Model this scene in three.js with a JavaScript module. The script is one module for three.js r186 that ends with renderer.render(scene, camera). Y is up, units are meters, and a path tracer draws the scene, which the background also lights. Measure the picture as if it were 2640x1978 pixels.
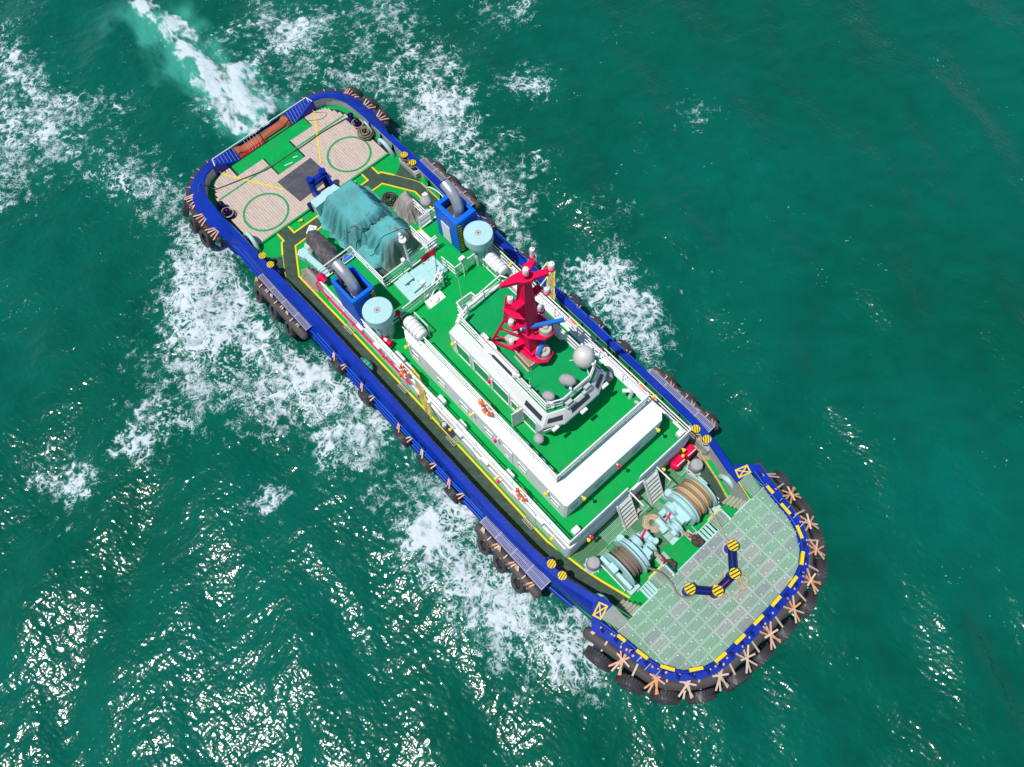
import * as THREE from 'three';
import { mergeGeometries, toCreasedNormals } from 'three/addons/utils/BufferGeometryUtils.js';
import { RoundedBoxGeometry } from 'three/addons/geometries/RoundedBoxGeometry.js';

// ---------------------------------------------------------------- camera, sky, sun, exposure
// x runs towards the bow, y up, z to starboard; metres; the sea lies at y = 0
const scene = new THREE.Scene();
const camera = new THREE.PerspectiveCamera(2 * Math.atan(989 / 1979.67) * 180 / Math.PI, 1024 / 767, 0.5, 6000);
{
  const yaw = 3.803101, pitch = 1.164587, roll = -0.078873;
  const fwd = new THREE.Vector3(Math.cos(pitch) * Math.cos(yaw), -Math.sin(pitch), Math.cos(pitch) * Math.sin(yaw));
  const r0 = fwd.clone().cross(new THREE.Vector3(0, 1, 0)).normalize(), u0 = r0.clone().cross(fwd);
  const right = r0.clone().multiplyScalar(Math.cos(roll)).addScaledVector(u0, Math.sin(roll));
  const up = u0.clone().multiplyScalar(Math.cos(roll)).addScaledVector(r0, -Math.sin(roll));
  camera.position.set(31.7752, 40.1517, 9.9927);
  camera.quaternion.setFromRotationMatrix(new THREE.Matrix4().makeBasis(right, up, fwd.clone().negate()));
  camera.updateMatrixWorld();
}
const renderer = new THREE.WebGLRenderer({ antialias: true });
renderer.toneMapping = THREE.LinearToneMapping;
renderer.toneMappingExposure = 1.12;
renderer.shadowMap.enabled = true;
const SUN = new THREE.Vector3(-0.085, 1, 0.375).normalize();
{
  const W = 512, H = 256, d = new Float32Array(W * H * 4);
  for (let j = 0; j < H; j++) for (let i = 0; i < W; i++) {
    const el = (j + 0.5) / H * Math.PI - Math.PI / 2, az = ((i + 0.5) / W - 0.5) * 2 * Math.PI;
    const y = Math.sin(el), dir = new THREE.Vector3(Math.cos(el) * Math.cos(az), y, Math.cos(el) * Math.sin(az));
    const t = Math.pow(1 - Math.max(0, y), 3), c = dir.dot(SUN), glow = Math.pow(Math.max(0, c), 24) * 0.5;
    const o = (j * W + i) * 4;
    d[o] = 0.10 + 0.34 * t + glow; d[o + 1] = 0.20 + 0.34 * t + glow * 0.95; d[o + 2] = 0.40 + 0.26 * t + glow * 0.85; d[o + 3] = 1;
  }
  const sky = new THREE.DataTexture(d, W, H, THREE.RGBAFormat, THREE.FloatType);
  sky.mapping = THREE.EquirectangularReflectionMapping; sky.magFilter = THREE.LinearFilter; sky.needsUpdate = true;
  scene.background = sky; scene.environment = sky;
  scene.backgroundIntensity = 0.8; scene.environmentIntensity = 0.8;
}
const sun = new THREE.DirectionalLight(new THREE.Color(1, 0.965, 0.9), 3.7);
sun.position.copy(SUN).multiplyScalar(120).add(new THREE.Vector3(15, 0, 0));
sun.target.position.set(15, 0, 0);
sun.castShadow = true;
Object.assign(sun.shadow.camera, { left: -45, right: 45, top: 45, bottom: -45, near: 10, far: 260 });
sun.shadow.mapSize.set(4096, 4096);
scene.add(sun, sun.target);

// ---------------------------------------------------------------- helpers
let seed = 20240;
const rnd = () => { seed = (seed * 1664525 + 1013904223) >>> 0; return seed / 4294967296; };
const rr = (a, b) => a + (b - a) * rnd();
const hash = (x, y, s) => { let h = (Math.imul(x, 374761393) ^ Math.imul(y, 668265263) ^ Math.imul(s, 1274126177)) | 0; h = Math.imul(h ^ (h >>> 13), 1274126177); h ^= h >>> 16; return (h >>> 0) / 4294967296; };
function vn(x, y, s = 1, P = 0) {                 // value noise, optionally periodic
  let i = Math.floor(x), j = Math.floor(y), u = x - i, v = y - j; u = u * u * (3 - 2 * u); v = v * v * (3 - 2 * v);
  let i1 = i + 1, j1 = j + 1; if (P) { i = ((i % P) + P) % P; j = ((j % P) + P) % P; i1 = ((i1 % P) + P) % P; j1 = ((j1 % P) + P) % P; }
  const a = hash(i, j, s), b = hash(i1, j, s), c = hash(i, j1, s), e = hash(i1, j1, s);
  return a + (b - a) * u + (c - a) * v + (a - b - c + e) * u * v;
}
const fbm = (x, y, s, n, P = 0) => { let a = 0.5, r = 0, f = 1; for (let k = 0; k < n; k++) { r += a * vn(x * f, y * f, s + k * 7, P * f); a *= 0.5; f *= 2; } return r; };
const sstep = (a, b, x) => { const t = Math.min(1, Math.max(0, (x - a) / (b - a))); return t * t * (3 - 2 * t); };
const V = (x, y, z) => new THREE.Vector3(x, y, z);
const lin = (r, g, b) => new THREE.Color().setRGB(r, g, b);
const enc = (c) => 255 * (c <= 0.0031308 ? 12.92 * c : 1.055 * Math.pow(Math.min(1, c), 1 / 2.4) - 0.055);
function colourMap(W, H, f, repX = 1, repY = 1) {   // f(u, v) gives a linear colour
  const d = new Uint8Array(W * H * 4), c = [0, 0, 0];
  for (let j = 0; j < H; j++) for (let i = 0; i < W; i++) { f((i + 0.5) / W, (j + 0.5) / H, c); const o = (j * W + i) * 4; d[o] = enc(c[0]); d[o + 1] = enc(c[1]); d[o + 2] = enc(c[2]); d[o + 3] = 255; }
  const t = new THREE.DataTexture(d, W, H); t.colorSpace = THREE.SRGBColorSpace; t.magFilter = THREE.LinearFilter; t.minFilter = THREE.LinearMipmapLinearFilter; t.generateMipmaps = true;
  t.wrapS = t.wrapT = THREE.RepeatWrapping; t.repeat.set(repX, repY); t.needsUpdate = true; return t;
}
function dataMap(W, H, f, repX = 1, repY = 1) {     // f(u, v) gives a height or a roughness, kept as floats
  const d = new Float32Array(W * H * 4);
  for (let j = 0; j < H; j++) for (let i = 0; i < W; i++) { const v = f((i + 0.5) / W, (j + 0.5) / H), o = (j * W + i) * 4; d[o] = d[o + 1] = d[o + 2] = v; d[o + 3] = 1; }
  const t = new THREE.DataTexture(d, W, H, THREE.RGBAFormat, THREE.FloatType); t.magFilter = THREE.LinearFilter;
  t.wrapS = t.wrapT = THREE.RepeatWrapping; t.repeat.set(repX, repY); t.needsUpdate = true; return t;
}
const mat = (r, g, b, rough = 0.5, extra = {}) => new THREE.MeshStandardMaterial({ color: lin(r, g, b), roughness: rough, ...extra });
// a paint with mottled wear: base colour, amount of mottling, size of the tile in metres, share of dirt
function paint(r, g, b, rough, o = {}) {
  const { vary = 0.12, tile = 3, dirt = 0.0, dirtCol = [0.12, 0.1, 0.08], s = 3, bump = 0, size = 256, spec } = o;
  const m = new THREE.MeshPhysicalMaterial({ roughness: rough, specularIntensity: spec ?? 0.5 });
  m.map = colourMap(size, size, (u, v, c) => {
    const n = fbm(u * 8, v * 8, s, 4, 8), n2 = fbm(u * 32, v * 32, s + 40, 2, 32), k = 1 + vary * ((n - 0.47) * 2.2 + (n2 - 0.37) * 0.8);
    const q = dirt * sstep(0.52, 0.7, fbm(u * 5, v * 5, s + 90, 4, 5)) * (0.4 + 0.6 * n2 * 2);
    c[0] = r * k + (dirtCol[0] - r) * q; c[1] = g * k + (dirtCol[1] - g) * q; c[2] = b * k + (dirtCol[2] - b) * q;
  }, 1 / tile, 1 / tile);
  m.roughnessMap = dataMap(64, 64, (u, v) => 0.85 + 0.3 * fbm(u * 6, v * 6, s + 5, 3, 6), 1 / tile, 1 / tile);
  if (bump) { m.bumpMap = dataMap(128, 128, (u, v) => fbm(u * 24, v * 24, s + 2, 3, 24), 1 / tile, 1 / tile); m.bumpScale = bump; }
  return m;
}
const taken = {};
function numbered(n) { if (!(n in taken)) { taken[n] = 0; return n; } taken[n]++; return n + '_' + String(taken[n]).padStart(3, '0'); }
function tag(o, label, category, group, kind) { o.userData.label = label; if (category) o.userData.category = category; if (group) o.userData.group = group; if (kind) o.userData.kind = kind; return o; }
function flat(g) { if (g.index) g = g.toNonIndexed(); for (const k of Object.keys(g.attributes)) if (!['position', 'normal', 'uv'].includes(k)) g.deleteAttribute(k); return g; }
const join = (gs) => gs.length === 1 ? gs[0] : mergeGeometries(gs.map(flat));
function M(name, g, m, parent) {
  const o = new THREE.Mesh(Array.isArray(g) ? join(g) : g, m); o.castShadow = o.receiveShadow = true;
  o.name = parent ? name : numbered(name); (parent || scene).add(o); return o;
}
function G(name, parent, x = 0, y = 0, z = 0, ry = 0) { const o = new THREE.Group(); o.name = parent ? name : numbered(name); o.position.set(x, y, z); o.rotation.y = ry; (parent || scene).add(o); return o; }
function thing(name, label, category, group, x = 0, y = 0, z = 0, ry = 0) { return tag(G(name, null, x, y, z, ry), label, category, group); }
function boxUV(g) { const p = g.attributes.position, n = g.attributes.normal, uv = new Float32Array(p.count * 2); for (let i = 0; i < p.count; i++) { const ax = Math.abs(n.getX(i)), ay = Math.abs(n.getY(i)), az = Math.abs(n.getZ(i)); const [a, b] = ay >= ax && ay >= az ? [p.getX(i), p.getZ(i)] : ax > az ? [p.getZ(i), p.getY(i)] : [p.getX(i), p.getY(i)]; uv[2 * i] = a; uv[2 * i + 1] = b; } g.setAttribute('uv', new THREE.BufferAttribute(uv, 2)); return g; }
const box = (w, h, d, x = 0, y = 0, z = 0, ry = 0) => boxUV(new THREE.BoxGeometry(w, h, d).rotateY(ry).translate(x, y, z));
const rbox = (w, h, d, x = 0, y = 0, z = 0, r = 0.03, ry = 0) => boxUV(new RoundedBoxGeometry(w, h, d, 2, r).rotateY(ry).translate(x, y, z));
const cyl = (r0, r1, h, x = 0, y = 0, z = 0, n = 20, open = false) => new THREE.CylinderGeometry(r1, r0, h, n, 1, open).translate(x, y + h / 2, z);   // r0 at the foot, y is the foot
function bar(a, b, r, n = 6, r2 = r) { const d = b.clone().sub(a), L = d.length(); const g = new THREE.CylinderGeometry(r2, r, L, n, 1); g.applyQuaternion(new THREE.Quaternion().setFromUnitVectors(V(0, 1, 0), d.normalize())); const m = a.clone().add(b).multiplyScalar(0.5); return g.translate(m.x, m.y, m.z); }
function bbar(a, b, w, h) { const d = b.clone().sub(a), L = d.length(), x = d.normalize(), z = x.clone().cross(V(0, 1, 0)); if (z.lengthSq() < 1e-6) z.set(0, 0, 1); z.normalize(); const y = z.clone().cross(x); const g = new THREE.BoxGeometry(L, h, w); g.applyMatrix4(new THREE.Matrix4().makeBasis(x, y, z)); const m = a.clone().add(b).multiplyScalar(0.5); return boxUV(g.translate(m.x, m.y, m.z)); }
const tube = (pts, r, n = 40, k = 7, closed = false, tension = 0.5) => new THREE.TubeGeometry(new THREE.CatmullRomCurve3(pts, closed, 'catmullrom', tension), n, r, k, closed);
const ball = (r, x, y, z, n = 14) => new THREE.SphereGeometry(r, n, Math.max(6, n * 0.6 | 0)).translate(x, y, z);
const poly = (pts, holes = []) => { const s = new THREE.Shape(pts.map(([x, z]) => new THREE.Vector2(x, z))); for (const h of holes) s.holes.push(new THREE.Path(h.map(([x, z]) => new THREE.Vector2(x, z)))); return s; };
function prism(pts, y0, y1, holes = [], bevel = 0) {     // plan outline in x, z pulled up from y0 to y1
  const g = new THREE.ExtrudeGeometry(poly(pts, holes), { depth: y1 - y0 - 2 * bevel, bevelEnabled: bevel > 0, bevelThickness: bevel, bevelSize: bevel, bevelOffset: -bevel, bevelSegments: 2, curveSegments: 8 });
  return boxUV(g.rotateX(Math.PI / 2).translate(0, y1 - bevel, 0));
}
function sheet(pts, y, holes = []) { return boxUV(new THREE.ShapeGeometry(poly(pts, holes)).rotateX(Math.PI / 2).translate(0, y, 0)); }
function loft(rows, closed = false) {                   // rows of points; quads between neighbours
  const n = rows[0].length, pos = [], uv = [], idx = []; let len = 0;
  rows.forEach((row, i) => { if (i) len += row[0].distanceTo(rows[i - 1][0]); let w = 0; row.forEach((p, j) => { if (j) w += p.distanceTo(row[j - 1]); pos.push(p.x, p.y, p.z); uv.push(len, w); }); });
  for (let i = 0; i < rows.length - 1; i++) for (let j = 0; j < (closed ? n : n - 1); j++) { const a = i * n + j, b = i * n + (j + 1) % n, c = a + n, d = b + n; idx.push(a, c, b, b, c, d); }
  const g = new THREE.BufferGeometry(); g.setAttribute('position', new THREE.Float32BufferAttribute(pos, 3)); g.setAttribute('uv', new THREE.Float32BufferAttribute(uv, 2)); g.setIndex(idx);
  return toCreasedNormals(g, 0.6);
}
function band(pts, w, y, closed = false) {              // a painted line of width w along plan points
  const L = [], R = [], n = pts.length;
  for (let i = 0; i < n; i++) {
    const p = pts[i], a = pts[closed ? (i - 1 + n) % n : Math.max(0, i - 1)], b = pts[closed ? (i + 1) % n : Math.min(n - 1, i + 1)];
    let d1 = [p[0] - a[0], p[1] - a[1]], d2 = [b[0] - p[0], b[1] - p[1]]; const l1 = Math.hypot(...d1), l2 = Math.hypot(...d2);
    if (l1 < 1e-6) d1 = d2.map((q) => q / l2); else d1 = d1.map((q) => q / l1); if (l2 < 1e-6) d2 = d1; else d2 = d2.map((q) => q / l2);
    let nx = -(d1[1] + d2[1]), nz = d1[0] + d2[0]; const l = Math.hypot(nx, nz) || 1; nx /= l; nz /= l; const k = w / 2 / Math.max(0.5, Math.abs(-nx * d1[1] + nz * d1[0]));
    L.push(V(p[0] + nx * k, y, p[1] + nz * k)); R.push(V(p[0] - nx * k, y, p[1] - nz * k));
  }
  const rows = L.map((q, i) => [R[i], q]); if (closed) rows.push(rows[0].map((q) => q.clone()));
  return loft(rows);
}
const ring = (cx, cz, r, n = 64) => Array.from({ length: n }, (_, i) => [cx + r * Math.cos(i / n * 2 * Math.PI), cz + r * Math.sin(i / n * 2 * Math.PI)]);
const mir = (pts) => pts.map(([x, z]) => [x, -z]);
const both = (f) => { f(1); f(-1); };

// ---------------------------------------------------------------- the sea
// where the photograph shows foam: [x, z, radius, density]
const FOAM = [[-24.8,9.4,1.5,0.5],[-22.1,9.7,1.5,0.6],[-20.2,11.3,1.6,0.65],[-19.6,9.5,1.5,0.65],[-18.3,8.1,1.1,0.55],[-17.8,12.2,1.6,0.6],[-16.2,10.6,1.4,0.6],[-15.6,8.8,1.4,0.65],[-13.3,8.7,1.3,0.6],[-12.8,9.7,1.1,0.5],[-11.8,8.2,1.1,0.5],[-10.3,7.7,1.1,0.55],[-8.2,7.1,1.1,0.55],[-6.3,7.3,1.1,0.5],[-15.9,13.6,1.1,0.4],[-15.8,5.5,0.9,0.5],[-16.9,5.8,0.7,0.35],[-2.1,8.9,1.3,0.55],[-0.2,8.7,1.3,0.6],[0.6,10.3,1.4,0.65],[2.4,9.8,1.4,0.7],[3.2,11.6,1.4,0.7],[4.9,10.7,1.2,0.65],[4.4,13.0,1.2,0.62],[6.1,12.5,1.4,0.6],[6.0,14.3,1.2,0.6],[5.8,15.7,1.1,0.6],[5.8,16.9,0.9,0.65],[7.3,16.9,0.8,0.6],[6.2,17.8,0.7,0.5],[6.9,11.1,1.2,0.5],[6.2,9.3,1.4,0.5],[6.1,7.6,1.1,0.45],[8.2,8.0,1.4,0.5],[10.2,8.5,1.2,0.45],[4.0,8.5,1.4,0.5],[1.4,8.1,1.3,0.5],[-0.7,7.4,1.2,0.45],[9.3,11.1,0.9,0.35],[9.3,9.5,1.1,0.4],[-3.5,7.3,1.0,0.5],[-1.4,6.6,1.0,0.45],[2.9,7.4,1.1,0.5],[13.6,9.3,0.9,0.5],[14.9,8.7,1.2,0.55],[14.7,6.9,1.2,0.5],[16.8,7.0,1.2,0.5],[16.8,8.9,0.9,0.45],[16.3,5.6,1.0,0.5],[15.0,9.8,0.8,0.45],[18.8,6.0,0.9,0.45],[14.9,5.4,0.9,0.5],[12.0,8.2,0.8,0.35],[18.5,9.0,0.8,0.4],[20.7,8.5,1.0,0.5],[21.5,7.2,1.1,0.6],[22.9,7.1,1.0,0.55],[22.1,8.7,1.0,0.55],[23.7,8.1,0.8,0.5],[21.7,5.5,0.9,0.5],[20.5,6.4,0.9,0.5],[21.7,9.6,0.7,0.4],[25.1,6.5,0.8,0.5],[25.4,9.0,1.1,0.7],[26.5,8.1,1.2,0.8],[27.6,7.2,1.2,0.85],[28.6,6.1,1.2,0.85],[29.7,5.6,1.0,0.8],[31.1,6.0,0.9,0.7],[29.7,6.9,1.0,0.7],[28.6,8.1,1.0,0.6],[27.9,8.9,0.8,0.5],[31.9,7.1,0.9,0.65],[31.0,7.5,0.8,0.5],[32.8,7.0,0.6,0.5],[30.4,8.1,0.8,0.45],[26.7,9.2,0.8,0.5],[-13.0,-6.6,1.2,0.4],[-10.8,-7.0,1.3,0.45],[-8.5,-7.0,1.1,0.5],[-14.0,-8.2,1.2,0.4],[-12.6,-9.6,1.4,0.45],[-9.7,-9.5,1.5,0.5],[-7.3,-9.4,1.3,0.5],[-13.1,-10.4,1.0,0.6],[-16.5,-7.0,1.2,0.35],[-7.0,-6.7,1.0,0.4],[-9.1,-5.1,1.0,0.35],[-10.1,-13.6,1.0,0.6],[-8.8,-14.3,1.1,0.55],[-6.8,-13.1,1.2,0.5],[-5.0,-11.2,1.0,0.5],[-3.3,-11.1,1.0,0.5],[-4.8,-13.2,1.1,0.5],[-3.3,-13.6,1.0,0.5],[-2.0,-13.7,0.8,0.4],[-2.8,-9.9,1.3,0.6],[-0.7,-10.2,1.4,0.65],[0.7,-11.1,1.3,0.65],[-0.2,-8.5,1.2,0.65],[1.7,-9.4,1.2,0.62],[2.8,-7.7,1.1,0.6],[4.7,-8.1,1.2,0.62],[2.5,-10.8,0.9,0.5],[6.8,-8.2,1.1,0.6],[7.6,-9.5,0.9,0.5],[5.6,-10.1,0.8,0.4],[7.7,-11.8,0.9,0.4],[8.6,-7.5,0.9,0.65],[10.2,-7.2,0.8,0.6],[11.6,-6.7,0.7,0.6],[9.5,-9.0,0.8,0.45],[5.0,-12.2,0.8,0.35],[13.2,-6.0,0.6,0.5],[13.1,-6.8,0.7,0.45],[15.1,-8.5,0.8,0.5],[15.8,-9.7,1.0,0.6],[17.2,-9.8,1.0,0.6],[16.8,-8.4,1.1,0.65],[18.6,-8.5,1.1,0.65],[20.2,-8.4,1.0,0.65],[21.6,-7.7,0.8,0.6],[20.7,-7.2,0.7,0.5],[19.9,-9.9,0.8,0.45],[15.2,-11.1,0.7,0.4],[16.1,-6.7,0.7,0.5],[22.6,-7.1,0.5,0.5],[14.3,-9.6,0.6,0.35],[-4.1,-19.5,1.2,0.5],[-3.3,-20.6,0.8,0.4],[1.8,-15.5,0.9,0.55],[2.2,-16.9,0.9,0.5],[3.5,-16.4,0.7,0.45],[11.5,-22.8,0.9,0.25],[5.6,21.5,1.2,0.45],[6.4,21.1,0.9,0.5],[4.6,22.2,0.8,0.35],[14.6,13.5,0.6,0.55],[13.9,13.8,0.6,0.4],[2.2,14.5,0.7,0.25],[-13.3,14.6,0.9,0.3],[13.3,-13.0,0.9,0.25],[10.1,6.8,0.8,0.42],[12.6,6.7,0.8,0.42],[14.8,6.4,0.8,0.42],[16.8,6.3,0.7,0.42],[19.3,6.7,0.7,0.4],[20.1,5.7,0.6,0.4],[-12.7,-2.0,1.0,0.28],[-13.2,-3.6,1.1,0.3],[-9.9,-2.4,0.8,0.3],[-10.2,0.8,0.8,0.35],[-11.4,1.5,0.8,0.3],[-8.1,-2.8,0.8,0.3],[-12.0,-3.9,1.0,0.28],[-15.7,-3.2,1.0,0.25],[-15.9,-5.0,1.2,0.3],[-11.2,-6.6,1.0,0.3],[-18.2,11.0,1.3,0.5],[-14.5,10.5,1.1,0.45],[-22.0,9.0,1.3,0.5],[-10.2,8.7,0.9,0.35],[-7.7,8.2,0.9,0.35],[-15.0,-8.5,1.0,0.4],[-12.8,-8.1,1.0,0.42],[-12.2,-5.6,0.9,0.35],[-11.0,-11.3,1.0,0.4],[-8.6,-11.2,1.0,0.45],[-4.9,-9.5,0.9,0.45],[-6.1,-7.6,0.8,0.4],[-14.5,-6.4,0.9,0.3],[-28.3,7.9,1.4,0.3],[-14.6,14.9,1.2,0.35],[-0.1,-12.6,0.8,0.4],[4.4,-9.9,0.8,0.4],[10.4,11.5,0.8,0.3],[11.4,9.7,0.8,0.35],[23.9,9.3,0.8,0.4],[22.9,10.3,0.7,0.3],[29.3,9.6,0.7,0.35],[33.5,6.8,0.5,0.4],[19.1,-9.9,0.7,0.4],[21.7,-8.7,0.5,0.4],[13.8,-4.3,0.7,0.4],[10.5,7.7,1.1,0.45],[12.1,7.3,0.8,0.4]];
const WASH = [[-7.0,-1.0,0.7,0.8],[-8.0,-1.2,0.8,0.95],[-9.2,-1.0,0.8,1],[-10.8,-0.9,0.7,1],[-12.3,-0.8,0.7,1],[-13.9,-0.7,0.6,0.95],[-15.6,-0.8,0.6,0.9],[-17.0,-0.9,0.5,0.9],[-18.3,-1.2,0.5,0.85],[-19.7,-1.0,0.5,0.75],[-21.1,-0.9,0.4,0.7],[-22.4,-0.9,0.4,0.65],[-23.6,-1.0,0.4,0.6],[-9.4,-2.1,0.3,0.45],[-11.1,-2.1,0.4,0.55],[-12.7,-2.6,0.4,0.6],[-12.0,-2.3,0.3,0.5],[-13.5,-2.4,0.3,0.4],[-9.9,-0.1,0.3,0.4],[-11.3,0.5,0.3,0.35],[-12.0,1.3,0.3,0.3],[-7.7,-0.4,0.5,0.7]];
const AERATED = [[-8.2,-1.3,1.9,0.8],[-10.9,-0.8,2.3,0.7],[-13.4,-0.6,2.3,0.6],[-16.4,-0.6,2.3,0.55],[-18.9,-0.6,2.0,0.45],[-21.4,-0.5,2.1,0.35],[-8.2,-2.4,1.3,0.6],[-20.2,-0.6,1.5,0.35],[-22.6,0.7,2.1,0.25],[-10.8,-2.7,2.0,0.35],[-10.7,0.8,1.6,0.35],[27.3,7.9,1.9,0.25],[2.9,11.1,2.5,0.15],[-17.1,9.8,3.5,0.12],[0.2,-9.5,2.2,0.15],[-13.5,-7.4,2.7,0.2],[-17.3,-0.3,1.3,0.5]];
const EA = [0.671, -0.741], EB = [0.741, 0.671], A0 = -31, A1 = 54, B0 = -24, B1 = 38;    // the detailed patch of sea and its own axes
const waves = [];
for (let k = 0; k < 60; k++) {
  const L = k < 26 ? rr(3.2, 10) : 0.6 * Math.pow(5.5, rnd()), th = 2.3 + (rnd() + rnd() + rnd() - 1.5) * (k < 26 ? 1.1 : 1.7), q = 2 * Math.PI / L;
  waves.push([q * Math.cos(th), q * Math.sin(th), rr(0, 6.283), (k < 26 ? 0.0070 : 0.0042) * L * rr(0.6, 1.3)]);
}
const W2 = 2048, H2 = 1494, GN = 512, GM = 374;
function field(list, soft, chain) {
  const g = new Float32Array(GN * GM), all = [];
  list.forEach((p, k) => { all.push(p); const q = list[k + 1]; if (chain && q && Math.hypot(q[0] - p[0], q[1] - p[1]) < 4) for (let n = 1; n < 6; n++) all.push(p.map((e, i) => e + (q[i] - e) * n / 6)); });
  for (const [x, z, r, s] of all) {
    const a = (x * EA[0] + z * EA[1] - A0) / (A1 - A0) * GN, b = (x * EB[0] + z * EB[1] - B0) / (B1 - B0) * GM, R = r / (A1 - A0) * GN * soft;
    for (let j = Math.max(0, b - R | 0); j < Math.min(GM, b + R + 1); j++) for (let i = Math.max(0, a - R | 0); i < Math.min(GN, a + R + 1); i++) {
      const d = Math.hypot(i - a, j - b) / R; if (d < 1) { const v = s * (1 - d * d) * (1 - d * d); g[j * GN + i] += v * (1 - g[j * GN + i]) * (chain ? 0.5 : 0.62); }
    }
  }
  return (u, v) => { const x = Math.min(GN - 1.001, Math.max(0, u * GN - 0.5)), y = Math.min(GM - 1.001, Math.max(0, v * GM - 0.5)), i = x | 0, j = y | 0, p = x - i, q = y - j, o = j * GN + i; return (g[o] * (1 - p) + g[o + 1] * p) * (1 - q) + (g[o + GN] * (1 - p) + g[o + GN + 1] * p) * q; };
}
const foamAt = field(FOAM, 2.0), fringeAt = field(FOAM, 2.8), washAt = field(WASH, 2.1, true), airAt = field(AERATED, 1.35, true);
function cells(x, y, s) {                             // distance to the wall between the two nearest cells
  const i = Math.floor(x), j = Math.floor(y); let d1 = 9, d2 = 9;
  for (let b = -1; b < 2; b++) for (let a = -1; a < 2; a++) { const px = i + a + hash(i + a, j + b, s), py = j + b + hash(i + a, j + b, s + 1), d = (px - x) * (px - x) + (py - y) * (py - y); if (d < d1) { d2 = d1; d1 = d; } else if (d < d2) d2 = d; }
  return Math.sqrt(d2) - Math.sqrt(d1);
}
function foam(u, v) {                                 // coverage of foam, 0 to 1
  const x = u * (A1 - A0), y = v * (B1 - B0);
  const wx = x + 1.6 * (fbm(x * 0.5, y * 0.5, 11, 3) - 0.45) + 0.55 * (vn(x * 2.4, y * 2.4, 13) - 0.5), wy = y + 1.6 * (fbm(x * 0.5, y * 0.5, 21, 3) - 0.45) + 0.55 * (vn(x * 2.4, y * 2.4, 23) - 0.5);
  const lu = wx / (A1 - A0), lv = wy / (B1 - B0), d = foamAt(lu, lv), w = washAt(lu, lv);
  let f = 0;
  const fr = fringeAt(lu, lv);
  if (fr > 0.015) {
    const patch = fbm(x * 0.33, y * 0.33, 31, 4), D = Math.min(1.0, d * 1.15) * (0.42 + 0.95 * sstep(0.3, 0.62, patch)), n = fbm(x * 3, y * 3, 71, 4) - 0.46, lo = vn(x * 0.8, y * 0.8, 33);
    const ax = wx + 0.9 * (vn(x * 1.3, y * 1.3, 5) - 0.5) + 0.3 * (vn(x * 4, y * 4, 15) - 0.5), ay = wy + 0.9 * (vn(x * 1.3, y * 1.3, 6) - 0.5) + 0.3 * (vn(x * 4, y * 4, 16) - 0.5);
    const c1 = cells(ax * 0.72, ay * 0.72, 41), c2 = cells(ax * 1.75 + 3, ay * 1.75, 51), c3 = cells(ax * 4.2, ay * 4.2 + 5, 61);
    const c4 = cells(ax * 8.5 + 1, ay * 8.5, 65), fine = Math.min(0.72, fr * 0.75 + d * 0.4) * (0.15 + 1.05 * sstep(0.34, 0.62, fbm(x * 0.7, y * 0.7, 35, 4)));
    f = Math.max(sstep(-0.02, 0.08, D * 0.29 * (0.35 + lo) - c1 + n * 0.2 - 0.03), 0.92 * sstep(-0.02, 0.09, D * 0.31 * (1.25 - lo * 0.7) - c2 + n * 0.3 - 0.04), 0.85 * sstep(-0.02, 0.12, D * 0.36 - c3 * 0.85 + n * 0.4 - 0.05));
    f = Math.max(f * sstep(0.03, 0.16, D), 0.6 * sstep(0.0, 0.11, fine * 0.36 - c4 * 0.85 + n * 0.4 - 0.05), 0.6 * sstep(-0.02, 0.1, fine * 0.26 - c2 + n * 0.35 - 0.03)) * (0.62 + 0.38 * sstep(-0.1, 0.12, n + D * 0.12));
  }
  if (w > 0.01) {
    const p = (x * 0.62 + y * 0.78), q = (x * 0.78 - y * 0.62), qq = q + 0.8 * (fbm(p * 0.5, q * 0.8, 83, 3) - 0.45), n = fbm(p * 0.7, qq * 2.2, 81, 6) - 0.48, m = fbm(p * 2.2, qq * 5, 85, 4) - 0.46;
    f = Math.max(f, 0.9 * sstep(0.15, 1.0, w * 0.82 + n * 2.5 + m * 1.3 - 0.03));
  }
  const sp = vn(x * 11, y * 11, 101) * (0.74 + 0.3 * sstep(0.4, 0.75, fbm(x * 0.5, y * 0.5, 102, 4))) + 0.1 * (vn(x * 23, y * 23, 103) - 0.5);   // loose flecks
  return Math.min(1, Math.max(f, 0.8 * sstep(0.955, 1.0, sp + 0.25 * Math.min(1, d * 2))));
}
const cover = new Float32Array(W2 * H2);
const seaMap = colourMap(W2, H2, (u, v, c) => {
  const x = u * (A1 - A0), y = v * (B1 - B0), f = foam(u, v), i = Math.min(W2 - 1, u * W2 | 0) + W2 * Math.min(H2 - 1, v * H2 | 0); cover[i] = f;
  const n = fbm(x * 0.09 + 3, y * 0.09, 121, 4) - 0.47, n2 = fbm(x * 0.9, y * 1.3, 131, 3) - 0.45, lu = u + (vn(x * 0.7, y * 0.7, 141) - 0.5) * 0.025, lv = v + (vn(x * 0.7, y * 0.7, 142) - 0.5) * 0.025;
  const pp = x * 0.62 + y * 0.78, q0 = x * 0.78 - y * 0.62, fl = fbm(pp * 0.35 + 2, q0 * 1.1, 151, 5); const a = Math.min(1, airAt(lu, lv) * (1.7 * sstep(0.3, 0.72, fl)) + washAt(lu, lv) * 0.3 + 0.12 * foamAt(lu, lv));
  const k = 1 + 0.5 * n + 0.35 * n2;
  let r = 0.0004 * k, g = 0.092 * k, b = 0.060 * k * (1 + 0.3 * n);
  r += (0.05 - r) * a * 0.75; g += (0.36 - g) * a * 0.75; b += (0.265 - b) * a * 0.75;
  c[0] = r + (0.58 - r) * f; c[1] = g + (0.65 - g) * f; c[2] = b + (0.70 - b) * f;
});
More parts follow.
